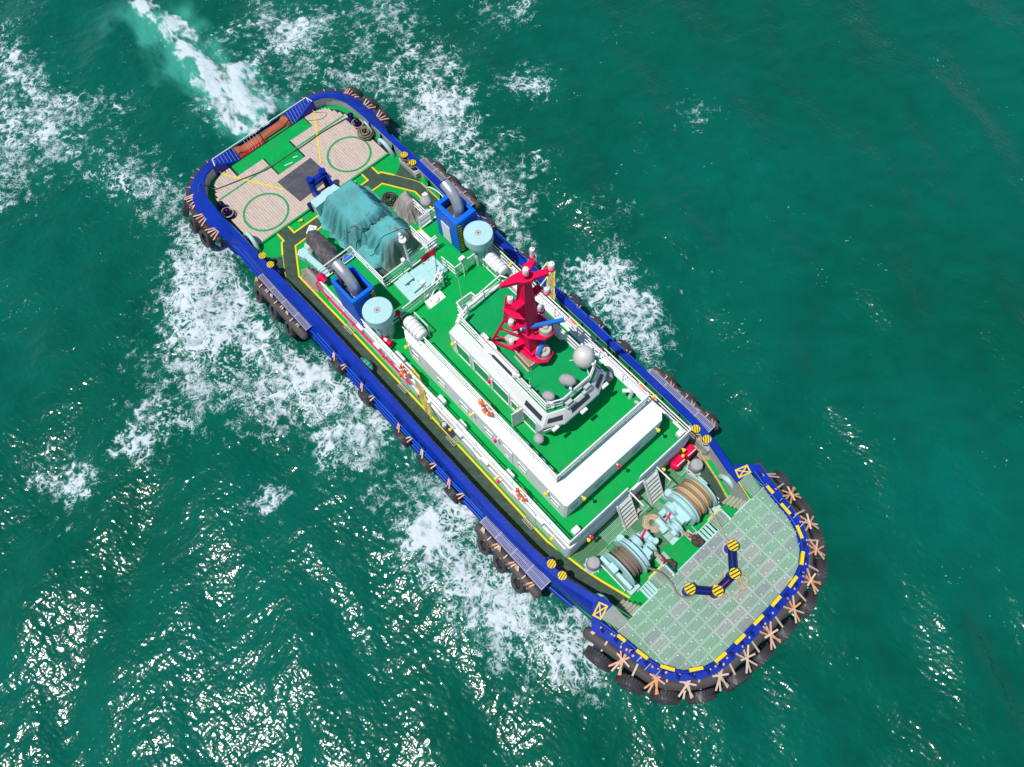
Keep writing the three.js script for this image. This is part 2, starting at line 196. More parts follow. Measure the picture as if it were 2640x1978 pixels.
seaMap.wrapS = seaMap.wrapT = THREE.ClampToEdgeWrapping;
const seaRough = dataMap(1024, 747, (u, v) => 0.17 + 0.72 * cover[Math.min(W2 - 1, u * W2 | 0) + W2 * Math.min(H2 - 1, v * H2 | 0)]);
const NR = 80, ripples = [];
for (let k = 0; k < NR; k++) { const n = 34 + Math.floor(140 * rnd() * rnd()), th = 2.3 + (rnd() + rnd() - 1) * 2.6; ripples.push([Math.round(n * Math.cos(th)), Math.round(n * Math.sin(th)), rr(0, 6.283), Math.pow(n, -1.25)]); }
const seaBump = (() => { const t = dataMap(1024, 1024, (u, v) => { let s = 0; for (const [a, b, p, q] of ripples) s += q * Math.sin(6.28318 * (a * u + b * v) + p); return 0.5 + s * 0.8; }); return t; })();
const seaMat = new THREE.MeshPhysicalMaterial({ map: seaMap, roughnessMap: seaRough, roughness: 1, ior: 1.33, bumpMap: seaBump, bumpScale: 0.15 });
seaBump.repeat.set((A1 - A0) / 17, (B1 - B0) / 17);
{
  const step = 0.125, nx = Math.round((A1 - A0) / step), ny = Math.round((B1 - B0) / step), pos = new Float32Array((nx + 1) * (ny + 1) * 3), uv = new Float32Array((nx + 1) * (ny + 1) * 2), idx = new Uint32Array(nx * ny * 6);
  let o = 0;
  for (let j = 0; j <= ny; j++) for (let i = 0; i <= nx; i++) {
    const u = i / nx, v = j / ny, a = A0 + u * (A1 - A0), b = B0 + v * (B1 - B0), x = a * EA[0] + b * EB[0], z = a * EA[1] + b * EB[1];
    const e = sstep(0, 0.03, Math.min(u, 1 - u, v, 1 - v)), amp = 0.55 + 0.9 * fbm(x * 0.06 + 9, z * 0.06, 161, 3);
    let y = 0; for (const [p, q, ph, h] of waves) { const t = Math.sin(p * x + q * z + ph); y += h * (t + 0.25 * t * t); }
    y = y * amp + 0.05 * cover[Math.min(W2 - 1, u * W2 | 0) + W2 * Math.min(H2 - 1, v * H2 | 0)] * (0.5 + vn(x * 3, z * 3, 171)) + 0.25 * washAt(u, v) * (0.4 + fbm(x * 0.9, z * 0.9, 181, 3));
    const k = j * (nx + 1) + i; pos[3 * k] = x; pos[3 * k + 1] = y * e; pos[3 * k + 2] = z; uv[2 * k] = u; uv[2 * k + 1] = v;
    if (i < nx && j < ny) { idx[o++] = k; idx[o++] = k + nx + 1; idx[o++] = k + 1; idx[o++] = k + 1; idx[o++] = k + nx + 1; idx[o++] = k + nx + 2; }
  }
  const g = new THREE.BufferGeometry(); g.setAttribute('position', new THREE.BufferAttribute(pos, 3)); g.setAttribute('uv', new THREE.BufferAttribute(uv, 2)); g.setIndex(new THREE.BufferAttribute(idx, 1)); g.computeVertexNormals();
  tag(M('sea', g, seaMat), 'emerald green sea with white foam around the tugboat', 'sea', null, 'structure');
  const c = (a, b) => [a * EA[0] + b * EB[0], a * EA[1] + b * EB[1]];
  const far = sheet([[-2500, -2500], [2500, -2500], [2500, 2500], [-2500, 2500]], 0, [[c(A0, B0), c(A1, B0), c(A1, B1), c(A0, B1)]]);
  const farBump = seaBump.clone(); farBump.repeat.set(1 / 17, 1 / 17); farBump.needsUpdate = true;
  tag(M('open_sea', far, mat(0.0004, 0.092, 0.060, 0.2, { bumpMap: farBump, bumpScale: 0.3 })), 'open green sea beyond the foam', 'sea', null, 'structure');
}

// ---------------------------------------------------------------- materials of the tugboat
const DK = 1.62, AD = 4.0, BD = 6.2, RD = 8.75, BOW = 3.38;      // main deck, boat deck, bridge deck, wheelhouse roof, bow deck
const mHull = paint(0.001, 0.026, 0.33, 0.42, { spec: 0.55, vary: 0.25, dirt: 0.35, dirtCol: [0.03, 0.06, 0.24], tile: 3.3, s: 3, size: 512, bump: 0.004 });
const mStack = paint(0.001, 0.135, 0.70, 0.45, { spec: 0.5, vary: 0.06, tile: 3, s: 5, dirt: 0.05, dirtCol: [0.05, 0.1, 0.3] });
const mGreen = paint(0.001, 0.335, 0.068, 0.7, { spec: 0.22, vary: 0.10, tile: 5, s: 7, dirt: 0.3, dirtCol: [0.035, 0.25, 0.085], size: 512 });
const mGreenB = paint(0.001, 0.30, 0.085, 0.65, { spec: 0.25, vary: 0.12, tile: 4, s: 9, dirt: 0.14, dirtCol: [0.06, 0.22, 0.1] });
const mGreenLine = mat(0.004, 0.29, 0.085, 0.6);
const mWhite = paint(0.78, 0.78, 0.77, 0.42, { vary: 0.035, tile: 3, s: 11, dirt: 0.05, dirtCol: [0.55, 0.52, 0.46] });
const mGrey = paint(0.42, 0.45, 0.46, 0.5, { vary: 0.1, tile: 2.5, s: 13, dirt: 0.2, dirtCol: [0.22, 0.22, 0.2] });
const mAqua = paint(0.40, 0.64, 0.64, 0.42, { vary: 0.07, tile: 2, s: 15, dirt: 0.12, dirtCol: [0.25, 0.36, 0.35] });
const mRed = paint(0.76, 0.003, 0.075, 0.5, { spec: 0.3, vary: 0.08, tile: 2, s: 17 });
const mYellow = paint(0.82, 0.58, 0.004, 0.5, { vary: 0.1, tile: 1.5, s: 19, dirt: 0.15, dirtCol: [0.4, 0.3, 0.06] });
const mYellowWorn = paint(0.5, 0.42, 0.08, 0.65, { vary: 0.3, tile: 1, s: 20, dirt: 0.5, dirtCol: [0.1, 0.13, 0.08] });
const mMat = paint(0.05, 0.082, 0.06, 0.85, { spec: 0.2, vary: 0.25, tile: 2, s: 21, dirt: 0.3, dirtCol: [0.11, 0.14, 0.1], bump: 0.006 });
const mRubber = paint(0.05, 0.048, 0.053, 0.42, { vary: 0.35, tile: 1.2, s: 23, dirt: 0.35, dirtCol: [0.08, 0.075, 0.07] });
const mFender = paint(0.075, 0.066, 0.062, 0.6, { vary: 0.3, tile: 1.5, s: 25, dirt: 0.4, dirtCol: [0.10, 0.08, 0.07] });
const mPad = paint(0.075, 0.078, 0.095, 0.75, { vary: 0.25, tile: 1.6, s: 27, dirt: 0.3, dirtCol: [0.14, 0.14, 0.14] });
const mSteel = paint(0.52, 0.53, 0.57, 0.42, { vary: 0.25, tile: 0.8, s: 28, spec: 1 }); mSteel.metalness = 0.55;
const mGalv = paint(0.46, 0.5, 0.47, 0.45, { vary: 0.12, tile: 1.5, s: 29 });
const mGratGreen = paint(0.33, 0.52, 0.39, 0.6, { vary: 0.12, tile: 2.2, s: 31, spec: 0.3 });
const mGratMix = paint(0.36, 0.50, 0.42, 0.6, { vary: 0.14, tile: 2.6, s: 34, spec: 0.3 });
const mGratGrey = paint(0.38, 0.43, 0.42, 0.6, { vary: 0.14, tile: 2.1, s: 38, spec: 0.3 });
const mGratDark = paint(0.20, 0.25, 0.20, 0.7, { vary: 0.2, tile: 1.7, s: 36, spec: 0.3 });
const mPurple = paint(0.36, 0.36, 0.46, 0.5, { vary: 0.1, tile: 2, s: 32 });
const mNavy = paint(0.004, 0.012, 0.11, 0.4, { spec: 0.4, vary: 0.12, tile: 1.5, s: 33 });
const mBlack = mat(0.012, 0.012, 0.013, 0.6);
const mDark = mat(0.03, 0.032, 0.036, 0.3);
const mSoot = paint(0.07, 0.06, 0.055, 0.8, { vary: 0.4, tile: 1, s: 35, dirt: 0.5, dirtCol: [0.16, 0.1, 0.06] });
const mOrange = paint(0.78, 0.13, 0.02, 0.55, { vary: 0.1, tile: 1, s: 37 });
const mCream = mat(0.66, 0.5, 0.40, 0.85), mTape = mat(0.72, 0.32, 0.14, 0.85), mPeach = mat(0.70, 0.36, 0.24, 0.85), mBuff = mat(0.58, 0.44, 0.33, 0.85);
const mRust = paint(0.42, 0.11, 0.05, 0.7, { vary: 0.5, tile: 0.9, s: 39, dirt: 0.7, dirtCol: [0.17, 0.07, 0.03], bump: 0.01 });
const mRedLead = paint(0.6, 0.02, 0.012, 0.5, { vary: 0.2, tile: 1, s: 41, dirt: 0.3, dirtCol: [0.3, 0.07, 0.03] });
const mGlass = new THREE.MeshPhysicalMaterial({ color: lin(0.05, 0.13, 0.11), roughness: 0.06, ior: 1.5, clearcoat: 1, clearcoatRoughness: 0.03 });
const mGlassDark = new THREE.MeshPhysicalMaterial({ color: lin(0.045, 0.05, 0.06), roughness: 0.12, ior: 1.5 });
const mCanvas = paint(0.34, 0.31, 0.29, 0.9, { vary: 0.2, tile: 1.6, s: 43, dirt: 0.45, dirtCol: [0.2, 0.15, 0.12], bump: 0.01 });
const mCanvasDark = paint(0.085, 0.08, 0.088, 0.9, { vary: 0.3, tile: 1.4, s: 45, dirt: 0.4, dirtCol: [0.24, 0.22, 0.22], bump: 0.015 });
const mCanvasGrey = paint(0.36, 0.36, 0.37, 0.85, { vary: 0.1, tile: 1, s: 47, bump: 0.01 });
const mBeige = mat(0.5, 0.44, 0.36, 0.6), mBrown = paint(0.32, 0.22, 0.14, 0.6, { vary: 0.15, tile: 1, s: 48 });
const mScanner = mat(0.006, 0.17, 0.62, 0.4);
const mFlag = mat(0.78, 0.008, 0.03, 0.8); mFlag.side = THREE.DoubleSide;
function rope(r, g, b, s) { return new THREE.MeshStandardMaterial({ roughness: 0.9, map: colourMap(128, 64, (u, v, c) => { const k = 0.55 + 0.55 * Math.abs(Math.sin(Math.PI * (u * 8 + v * 2))) + 0.3 * (vn(u * 40, v * 16, s) - 0.5); c[0] = r * k; c[1] = g * k; c[2] = b * k; }, 8, 1) }); }
const mRopeBuff = rope(0.52, 0.40, 0.28, 3), mRopeBrown = rope(0.26, 0.2, 0.15, 5), mRopeDark = rope(0.085, 0.075, 0.065, 7), mRopeGold = rope(0.62, 0.42, 0.2, 9), mRopeNet = rope(0.5, 0.4, 0.16, 11);

// ---------------------------------------------------------------- the tugboat: hull, bulwark, decks
const tug = thing('tugboat', 'blue harbour tugboat with green decks, white superstructure and red mast', 'tugboat');
// side of the hull at deck level, starboard half, from the stern roller to the bow
const SIDE = [[-5.5, 2.0], [-5.55, 3.4], [-5.5, 4.1], [-5.2, 4.9], [-4.78, 5.5], [-4.3, 5.92], [-3.75, 6.18], [-3.0, 6.32], [-1.5, 6.37], [-0.3, 6.32], [0.0, 5.92], [2, 6.0], [6, 6.03], [12, 6.0], [18, 5.96], [23, 5.88], [26, 5.78], [28, 5.62], [29.4, 5.42], [30.6, 5.3], [32, 5.05], [33.5, 4.75], [34.5, 4.2], [35.2, 3.2], [35.5, 2], [35.55, 0]];
const hullOutline = [...SIDE, ...mir(SIDE.slice(0, -1)).reverse()];
const inset = (pts, k) => pts.map(([x, z]) => [x > 15 ? x - k * 0.6 : x + k, z * (1 - k * 0.06)]);
{
  const rows = [[1.72, 0], [1.2, 0.04], [0.2, 0.35], [-1.2, 0.8]].map(([y, k]) => inset(hullOutline, k).map(([x, z]) => V(x, y, z)));
  M('hull', loft(rows, true), mHull, tug);
  const belt = [...SIDE.slice(10, 19)].map(([x, z]) => [x, z]);
  both((s) => M('rubbing_strake', tube(belt.map(([x, z]) => V(x, 1.25, s * (z + 0.06))), 0.12, 60, 8), mHull, tug));
}
M('deck_plating', sheet(inset(hullOutline, 0.12), DK - 0.03), mGreen, tug);
// bulwark: deck foot, cap inside, cap outside, sheer strake. [x, z of cap inside, height of cap]
const CAP = [[-4.43, 3.85, 2.38], [-4.25, 4.4, 2.4], [-3.93, 4.8, 2.4], [-3.5, 5.1, 2.4], [-3.05, 5.3, 2.4], [-2.4, 5.4, 2.4], [-1.1, 5.46, 2.42], [0, 5.43, 2.45], [1.0, 5.40, 2.5], [2.8, 5.40, 2.55], [4.9, 5.34, 2.55], [7, 5.25, 2.56], [10, 5.22, 2.58], [15, 5.25, 2.62], [20, 5.27, 2.68], [23.2, 5.26, 2.74], [25.3, 5.22, 2.78], [27, 5.16, 2.82], [28.5, 4.95, 2.9], [30.1, 4.5, 3.05]];
const OUTER = [[-5.5, 3.5], [-5.42, 4.4], [-5.05, 5.1], [-4.5, 5.75], [-3.8, 6.12], [-2.7, 6.34], [-1.2, 6.37], [-0.35, 6.3], [0.6, 5.95], [2.8, 6.02], [4.9, 6.02], [7, 6.02], [10, 6.0], [15, 5.97], [20, 5.92], [23.2, 5.86], [25.3, 5.78], [27, 5.68], [28.5, 5.5], [30.3, 5.2]];
both((s) => {
  const out = [], inn = [];
  CAP.forEach(([x, z, y], i) => {
    const [ox, oz] = OUTER[i], l = Math.hypot(ox - x, oz - z), dx = (ox - x) / l, dz = (oz - z) / l, w = x < 1.5 ? 0.24 : 0.34;
    out.push([V(ox, 1.66, s * oz), V(ox, 1.86, s * oz), V(x + dx * (w + 0.05), y - 0.03, s * (z + dz * (w + 0.05))), V(x + dx * w, y + 0.03, s * (z + dz * w)), V(x, y + 0.03, s * z), V(x - dx * 0.04, y - 0.05, s * (z - dz * 0.04))]);
    inn.push([V(x + dx * 0.03, y - 0.04, s * (z + dz * 0.03)), V(x + dx * 0.05, DK, s * (z + dz * 0.05))]);
  });
  const b = M('bulwark', loft(out), mHull, tug); tag(b, s > 0 ? 'starboard blue bulwark' : 'port blue bulwark');
  for (const [i0, i1, m] of [[0, 11, mGrey], [10, 18, mGreen], [17, 20, mGrey]]) M('bulwark_lining', loft(inn.slice(i0, i1)), m, b);
  M('cap_flange', tube(CAP.slice(7, 19).map(([x, z, y]) => V(x, y - 0.08, s * (z - 0.03))), 0.025, 60, 5), mGrey, b);
  for (let i = 0; i < 25; i++) {                          // stays behind the plating
    const x = -0.6 + i * 1.22; let k = 0; while (CAP[k + 1][0] < x) k++; const t = (x - CAP[k][0]) / (CAP[k + 1][0] - CAP[k][0]), z = CAP[k][1] + t * (CAP[k + 1][1] - CAP[k][1]), y = CAP[k][2] + t * (CAP[k + 1][2] - CAP[k][2]);
    if (x > 27.5) continue;
    const g = new THREE.ExtrudeGeometry(new THREE.Shape([[0, 0], [-0.26, 0], [-0.04, y - DK - 0.06], [0, y - DK - 0.06]].map((q) => new THREE.Vector2(...q))), { depth: 0.025, bevelEnabled: false });
    M('stay', boxUV(g.rotateY(-Math.PI / 2).scale(1, 1, s).translate(x, DK, s * (z + 0.05))), mGrey, b);
  }
  // grab pipe and dark chafing plates on the sloping side
  const slope = (x, t) => { let k = 0; while (CAP[k + 1][0] < x) k++; const q = (x - CAP[k][0]) / (CAP[k + 1][0] - CAP[k][0]), zi = CAP[k][1] + q * (CAP[k + 1][1] - CAP[k][1]) + 0.39, zo = OUTER[k][1] + q * (OUTER[k + 1][1] - OUTER[k][1]), yi = CAP[k][2] + q * (CAP[k + 1][2] - CAP[k][2]) - 0.03; return V(x, yi + (1.86 - yi) * t, s * (zi + (zo - zi) * t)); };
  M('grab_pipe', tube(Array.from({ length: 15 }, (_, i) => slope(9.2 + i, 0.62).add(V(0, 0.05, s * 0.05))), 0.028, 40, 6), mStack, b);
  for (const x of [10.6, 11.9, 13.2, 14.5, 16.3, 17.7, 18.4, 19.7, 20.5, 21.9]) M('chafing_plate', loft([[slope(x - 0.24, 0.3), slope(x - 0.24, 0.92)], [slope(x + 0.24, 0.3), slope(x + 0.24, 0.92)]].map((r) => r.map((p) => p.add(V(0, 0.012, s * 0.012))))), mNavy, b);
  M('edge_strip', tube(Array.from({ length: 28 }, (_, i) => slope(0.8 + i, 1).add(V(0, 0.0, s * 0.02))), 0.03, 60, 6), mStack, b);
  // fender tube round the stern quarter
  const ft = OUTER.slice(0, 8).map(([x, z], i) => { const [cx, cz] = CAP[i], l = Math.hypot(x - cx, z - cz); return V(x + (x - cx) / l * 0.12, 1.55, s * (z + (z - cz) / l * 0.12)); });
  const f = M('stern_fender', [tube([V(-5.62, 1.5, s * 2.9), ...ft], 0.24, 60, 10), ball(0.24, ft[7].x, 1.55, ft[7].z)], mRubber, tug);
  for (let i = 0; i < 8; i++) {                           // cord loops from eyes on the shelf to the fender
    const t = (i + 0.4) / 8 * 6.6, k = Math.floor(t), q = t - k, a = ft[k].clone().lerp(ft[k + 1], q), c = V(CAP[k][0] + (CAP[k + 1][0] - CAP[k][0]) * q, 1.9, s * (CAP[k][1] + (CAP[k + 1][1] - CAP[k][1]) * q)), d = a.clone().sub(c).setY(0).normalize();
    const e = a.clone().addScaledVector(d, -0.62).setY(1.98), h = a.clone().addScaledVector(d, 0.2).setY(1.72);
    M('fender_cord', bbar(e, h, 0.05, 0.025), mCream, f);
    M('eye_plate', [box(0.12, 0.03, 0.12, e.x, 1.93, e.z), new THREE.TorusGeometry(0.06, 0.016, 5, 10).rotateX(0.5).translate(e.x, 1.97, e.z)], mNavy, f);
  }
});
// stern: ramp plates, roller
both((s) => {
  const a = [[-5.56, 2.0, 1.62], [-5.6, 2.5, 1.72], [-5.6, 3.05, 1.86], [-5.52, 3.55, 1.92]], b = [[-4.42, 2.0, 1.66], [-4.42, 2.6, 1.85], [-4.42, 3.2, 2.15], [-4.45, 3.86, 2.42]];
  M('stern_ramp', loft(a.map((p, i) => [V(p[0] - 0.06, p[2] - 0.35, s * p[1]), V(p[0], p[2], s * p[1]), V(b[i][0] - 0.2, b[i][2], s * b[i][1]), V(b[i][0], b[i][2] - 0.02, s * b[i][1]), V(b[i][0] + 0.02, DK, s * b[i][1])])), mHull, tug);
});
{
  const r = M('stern_roller', new THREE.LatheGeometry([[0, -1.98], [0.5, -1.98], [0.55, -1.9], [0.5, -1.72], [0.40, -1.5], [0.38, 0], [0.40, 1.5], [0.5, 1.72], [0.55, 1.9], [0.5, 1.98], [0, 1.98]].map(([a, b]) => new THREE.Vector2(a, b)), 28).rotateX(Math.PI / 2).translate(-5.0, 1.42, 0), mRust, tug);
  tag(r, 'rusty orange stern roller');
  M('roller_guard', [bbar(V(-4.52, 1.66, 2.0), V(-4.52, 1.66, 0.1), 0.16, 0.1), bbar(V(-4.47, 1.63, 1.9), V(-4.47, 1.63, 1.2), 0.12, 0.16)], mRedLead, tug);
}
// ---- decks: green paint, planks, pads, walkway mats, lines
const STRIP = [[-4.4, 2.82], [-3.5, 2.84], [-3.48, 0.93], [-1.8, 0.93], [-1.8, -0.97], [-3.48, -0.97], [-3.52, -2.84], [-4.4, -2.8]];
M('stern_plate', prism(STRIP, DK - 0.02, DK + 0.012), mGreen, tug);
for (const [x, z] of [[-2.72, 0.38], [-2.75, -0.42]]) { const h = M('flush_hatch', [prism([[x - 0.34, z - 0.34], [x + 0.34, z - 0.34], [x + 0.34, z + 0.34], [x - 0.34, z + 0.34]], DK + 0.01, DK + 0.035, [], 0.008)], mGreen, tug); M('hatch_ring', new THREE.TorusGeometry(0.24, 0.016, 5, 24).rotateX(Math.PI / 2).translate(x, DK + 0.036, z), mGreen, h); }
M('hatch_bar', bbar(V(-2.05, DK + 0.05, 0.35), V(-1.92, DK + 0.05, -0.2), 0.05, 0.04), mWhite, tug);
M('hatch_bar', bbar(V(-2.2, DK + 0.05, -0.42), V(-2.1, DK + 0.05, -0.7), 0.05, 0.04), mWhite, tug);
const mPlank = []; for (let k = 0; k < 6; k++) {
  const t = [1, 0.97, 1.03, 0.98, 1.02, 0.94][k], w = [0, 0.02, -0.015, 0.01, -0.02, 0.03][k];
  const m = new THREE.MeshStandardMaterial({ roughness: 0.75 });
  m.map = colourMap(256, 64, (u, v, c) => { const g = fbm(u * 4, v * 26, 200 + k, 4), s = sstep(0.56, 0.68, fbm(u * 6 + k, v * 8, 220 + k, 4)), q = t * (0.93 + 0.16 * g) * (1 - 0.2 * s); c[0] = 0.55 * q; c[1] = (0.44 + w * 0.5) * q; c[2] = (0.372 + w) * q; }, 0.45, 1.6);
  mPlank.push(m);
}
{
  const wood = M('wooden_deck', sheet([[-4.5, -3.6], [-4.2, -4.2], [-3.4, -4.9], [-2.4, -5.2], [1.7, -5.2], [1.7, 5.2], [-2.4, 5.2], [-3.4, 4.9], [-4.2, 4.2], [-4.5, 3.6]], DK - 0.022), mBlack, tug);
  const aft = (z) => { const q = Math.abs(z); return q < 0.95 ? -1.79 : q < 2.84 ? -3.49 : q < 3.6 ? -4.42 : q < 4.45 ? -4.42 + (q - 3.6) * 0.4 : -4.08 + (q - 4.45) * 2.3; };
  const pw = 0.163, geos = {};
  for (let i = 0; i < 62; i++) {
    const z = -5.0 + i * pw + pw / 2, x0 = Math.max(aft(z - pw / 2), aft(z + pw / 2)), x1 = 1.66; if (x1 - x0 < 0.3) continue;
    let x = x0, cut = x0 + rr(0.8, 3.6);
    while (x < x1 - 0.01) {
      if (x1 - cut < 0.7) cut = x1; const L = Math.round((cut - x) * 20) / 20 || 0.05, key = L.toFixed(2);
      if (Math.abs(z) < 1.25 && x < -1.3 && cut < 0.7 && x > -1.2) { /* under the pad */ }
      geos[key] ??= box(L - 0.008, 0.03, pw - 0.014);
      const m = M('plank', geos[key], mPlank[rnd() * 6 | 0], wood); m.position.set(x + L / 2, DK - 0.006 + rr(-0.002, 0.002), z);
      x += L; cut = x + rr(2.0, 4.2);
    }
  }
}
both((s) => {
  M('painted_ring', band(ring(0.0, s * 3.2, 1.36), 0.14, DK + 0.016, true), mGreenLine, tug);
  M('painted_line', band([[-2.76, s * 1.0], [-2.74, s * 4.85]], 0.13, DK + 0.016), mGreenLine, tug);
  M('painted_line', band([[-4.42, s * 3.66], [-0.66, s * 1.45]], 0.09, DK + 0.020), mYellow, tug);
  M('deck_edging', prism([[1.66, s * 1.0], [1.78, s * 1.0], [1.78, s * 5.25], [1.66, s * 5.25]], DK - 0.02, DK + 0.1), mGreenLine, tug);
  M('deck_post', [cyl(0.09, 0.09, 0.12, 2.05, DK, s * 2.0, 12), cyl(0.05, 0.05, 0.16, 2.05, DK, s * 2.12, 10)], mYellow, tug);
});
tag(M('rubber_pad', prism([[-1.45, -1.22], [0.66, -1.34], [0.82, 1.22], [-1.36, 1.4]], DK + 0.012, DK + 0.05, [], 0.008), mPad, tug), 'dark grey square rubber pad on the planks');
// walkway: inner and outer edge, starboard
const WIN = [[3.22, 0], [3.22, 1.2], [3.24, 3.32], [4.45, 4.02], [5.12, 4.40], [9.0, 4.34], [15.4, 4.3], [20.2, 4.27], [25.4, 4.29], [26.3, 4.28], [27.0, 4.16], [28.4, 3.92], [29.4, 3.68], [31.0, 3.2]];
const WOUT = [[2.42, 0], [2.42, 2.82], [1.74, 2.82], [1.74, 3.62], [2.46, 3.62], [2.5, 3.8], [3.24, 4.26], [4.4, 4.9], [4.85, 5.1], [10, 5.12], [15, 5.14], [22.9, 5.12], [26.1, 5.04], [28.4, 4.72], [30.0, 4.3], [31.0, 3.95]];
both((s) => {
  const f = (p) => p.map(([x, z]) => [x, s * z]);
  const w = M('walkway_mat', prism([...f(WIN), ...f(WOUT).reverse()], DK - 0.02, DK + 0.006), mMat, tug);
  const w2 = [[3.3, 4.35], [4.35, 4.95], [4.75, 5.16], [4.4, 5.24], [2.7, 5.24]];
  M('walkway_corner', prism(f(w2), DK - 0.02, DK + 0.004), mMat, w);
  for (let x = 5.4; x < 27; x += 2.02) M('mat_joint', box(0.02, 0.014, 0.8, x, DK + 0.003, s * 4.72), mBlack, w);
  M('yellow_line', band(f(WIN.slice(0, 11)), 0.1, DK + 0.011), mYellow, w);
  M('yellow_line', band(f(WIN.slice(10)), 0.1, DK + 0.012), mYellow, w);
  M('yellow_line', band(f(WOUT.slice(0, 7)), 0.1, DK + 0.011), mYellow, w);
  M('yellow_line', band(f(WOUT.slice(6, 9)), 0.05, DK + 0.011), mYellowWorn, w);
  M('yellow_line', band(f(WOUT.slice(8)), 0.1, DK + 0.011), mYellowWorn, w);
  for (const x of [10.0, 14.9, 19.0, 25.0]) M('foot_grating', [...[0, 1, 2, 3].map((i) => box(0.66, 0.03, 0.02, x, DK + 0.14, s * (4.2 + 0.1 * i))), ...[0, 1, 2, 3, 4, 5, 6].map((i) => box(0.02, 0.03, 0.34, x - 0.33 + 0.11 * i, DK + 0.14, s * 4.35))], mGalv, w);
});
// ---- side platforms outside the bulwark, with grating planks, fender tube under them
both((s) => {
  for (const [x0, x1, z0, z1, d] of [[3.85, 8.6, 5.62, 6.28, 0], [23.4, 27.9, 5.55, 6.2, 0.08]]) {
    const p = M('side_platform', [box(x1 - x0, 0.12, z1 - z0 - 0.04, (x0 + x1) / 2, 2.02 + d, s * (z0 + z1) / 2), box(x1 - x0 - 0.2, 0.5, 0.12, (x0 + x1) / 2, 1.8 + d, s * (z0 + 0.1))], mHull, tug);
    const n = 4, L = (x1 - x0) / n;
    for (let i = 0; i < n; i++) { const gs = []; for (let k = 0; k < 16; k++) gs.push(box(0.03, 0.04, z1 - z0, -L / 2 + 0.04 + k * (L - 0.08) / 15, 0, 0)); for (const q of [-0.28, 0, 0.28]) gs.push(box(L - 0.02, 0.03, 0.025, 0, 0, q)); gs.push(box(0.04, 0.045, z1 - z0, -L / 2 + 0.015, 0.004, 0), box(0.04, 0.045, z1 - z0, L / 2 - 0.015, 0.004, 0)); const m = M('grating_panel', gs, mPurple, p); m.position.set(x0 + L * (i + 0.5), 2.115 + d, s * (z0 + z1) / 2); }
    M('platform_fender', [bar(V(x0 + 0.1, 1.66, s * (z1 + 0.18)), V(x1 - 0.1, 1.66, s * (z1 + 0.18)), 0.26, 12), ball(0.26, x0 + 0.1, 1.66, s * (z1 + 0.18)), ball(0.26, x1 - 0.1, 1.66, s * (z1 + 0.18))], mFender, p);
  }
});

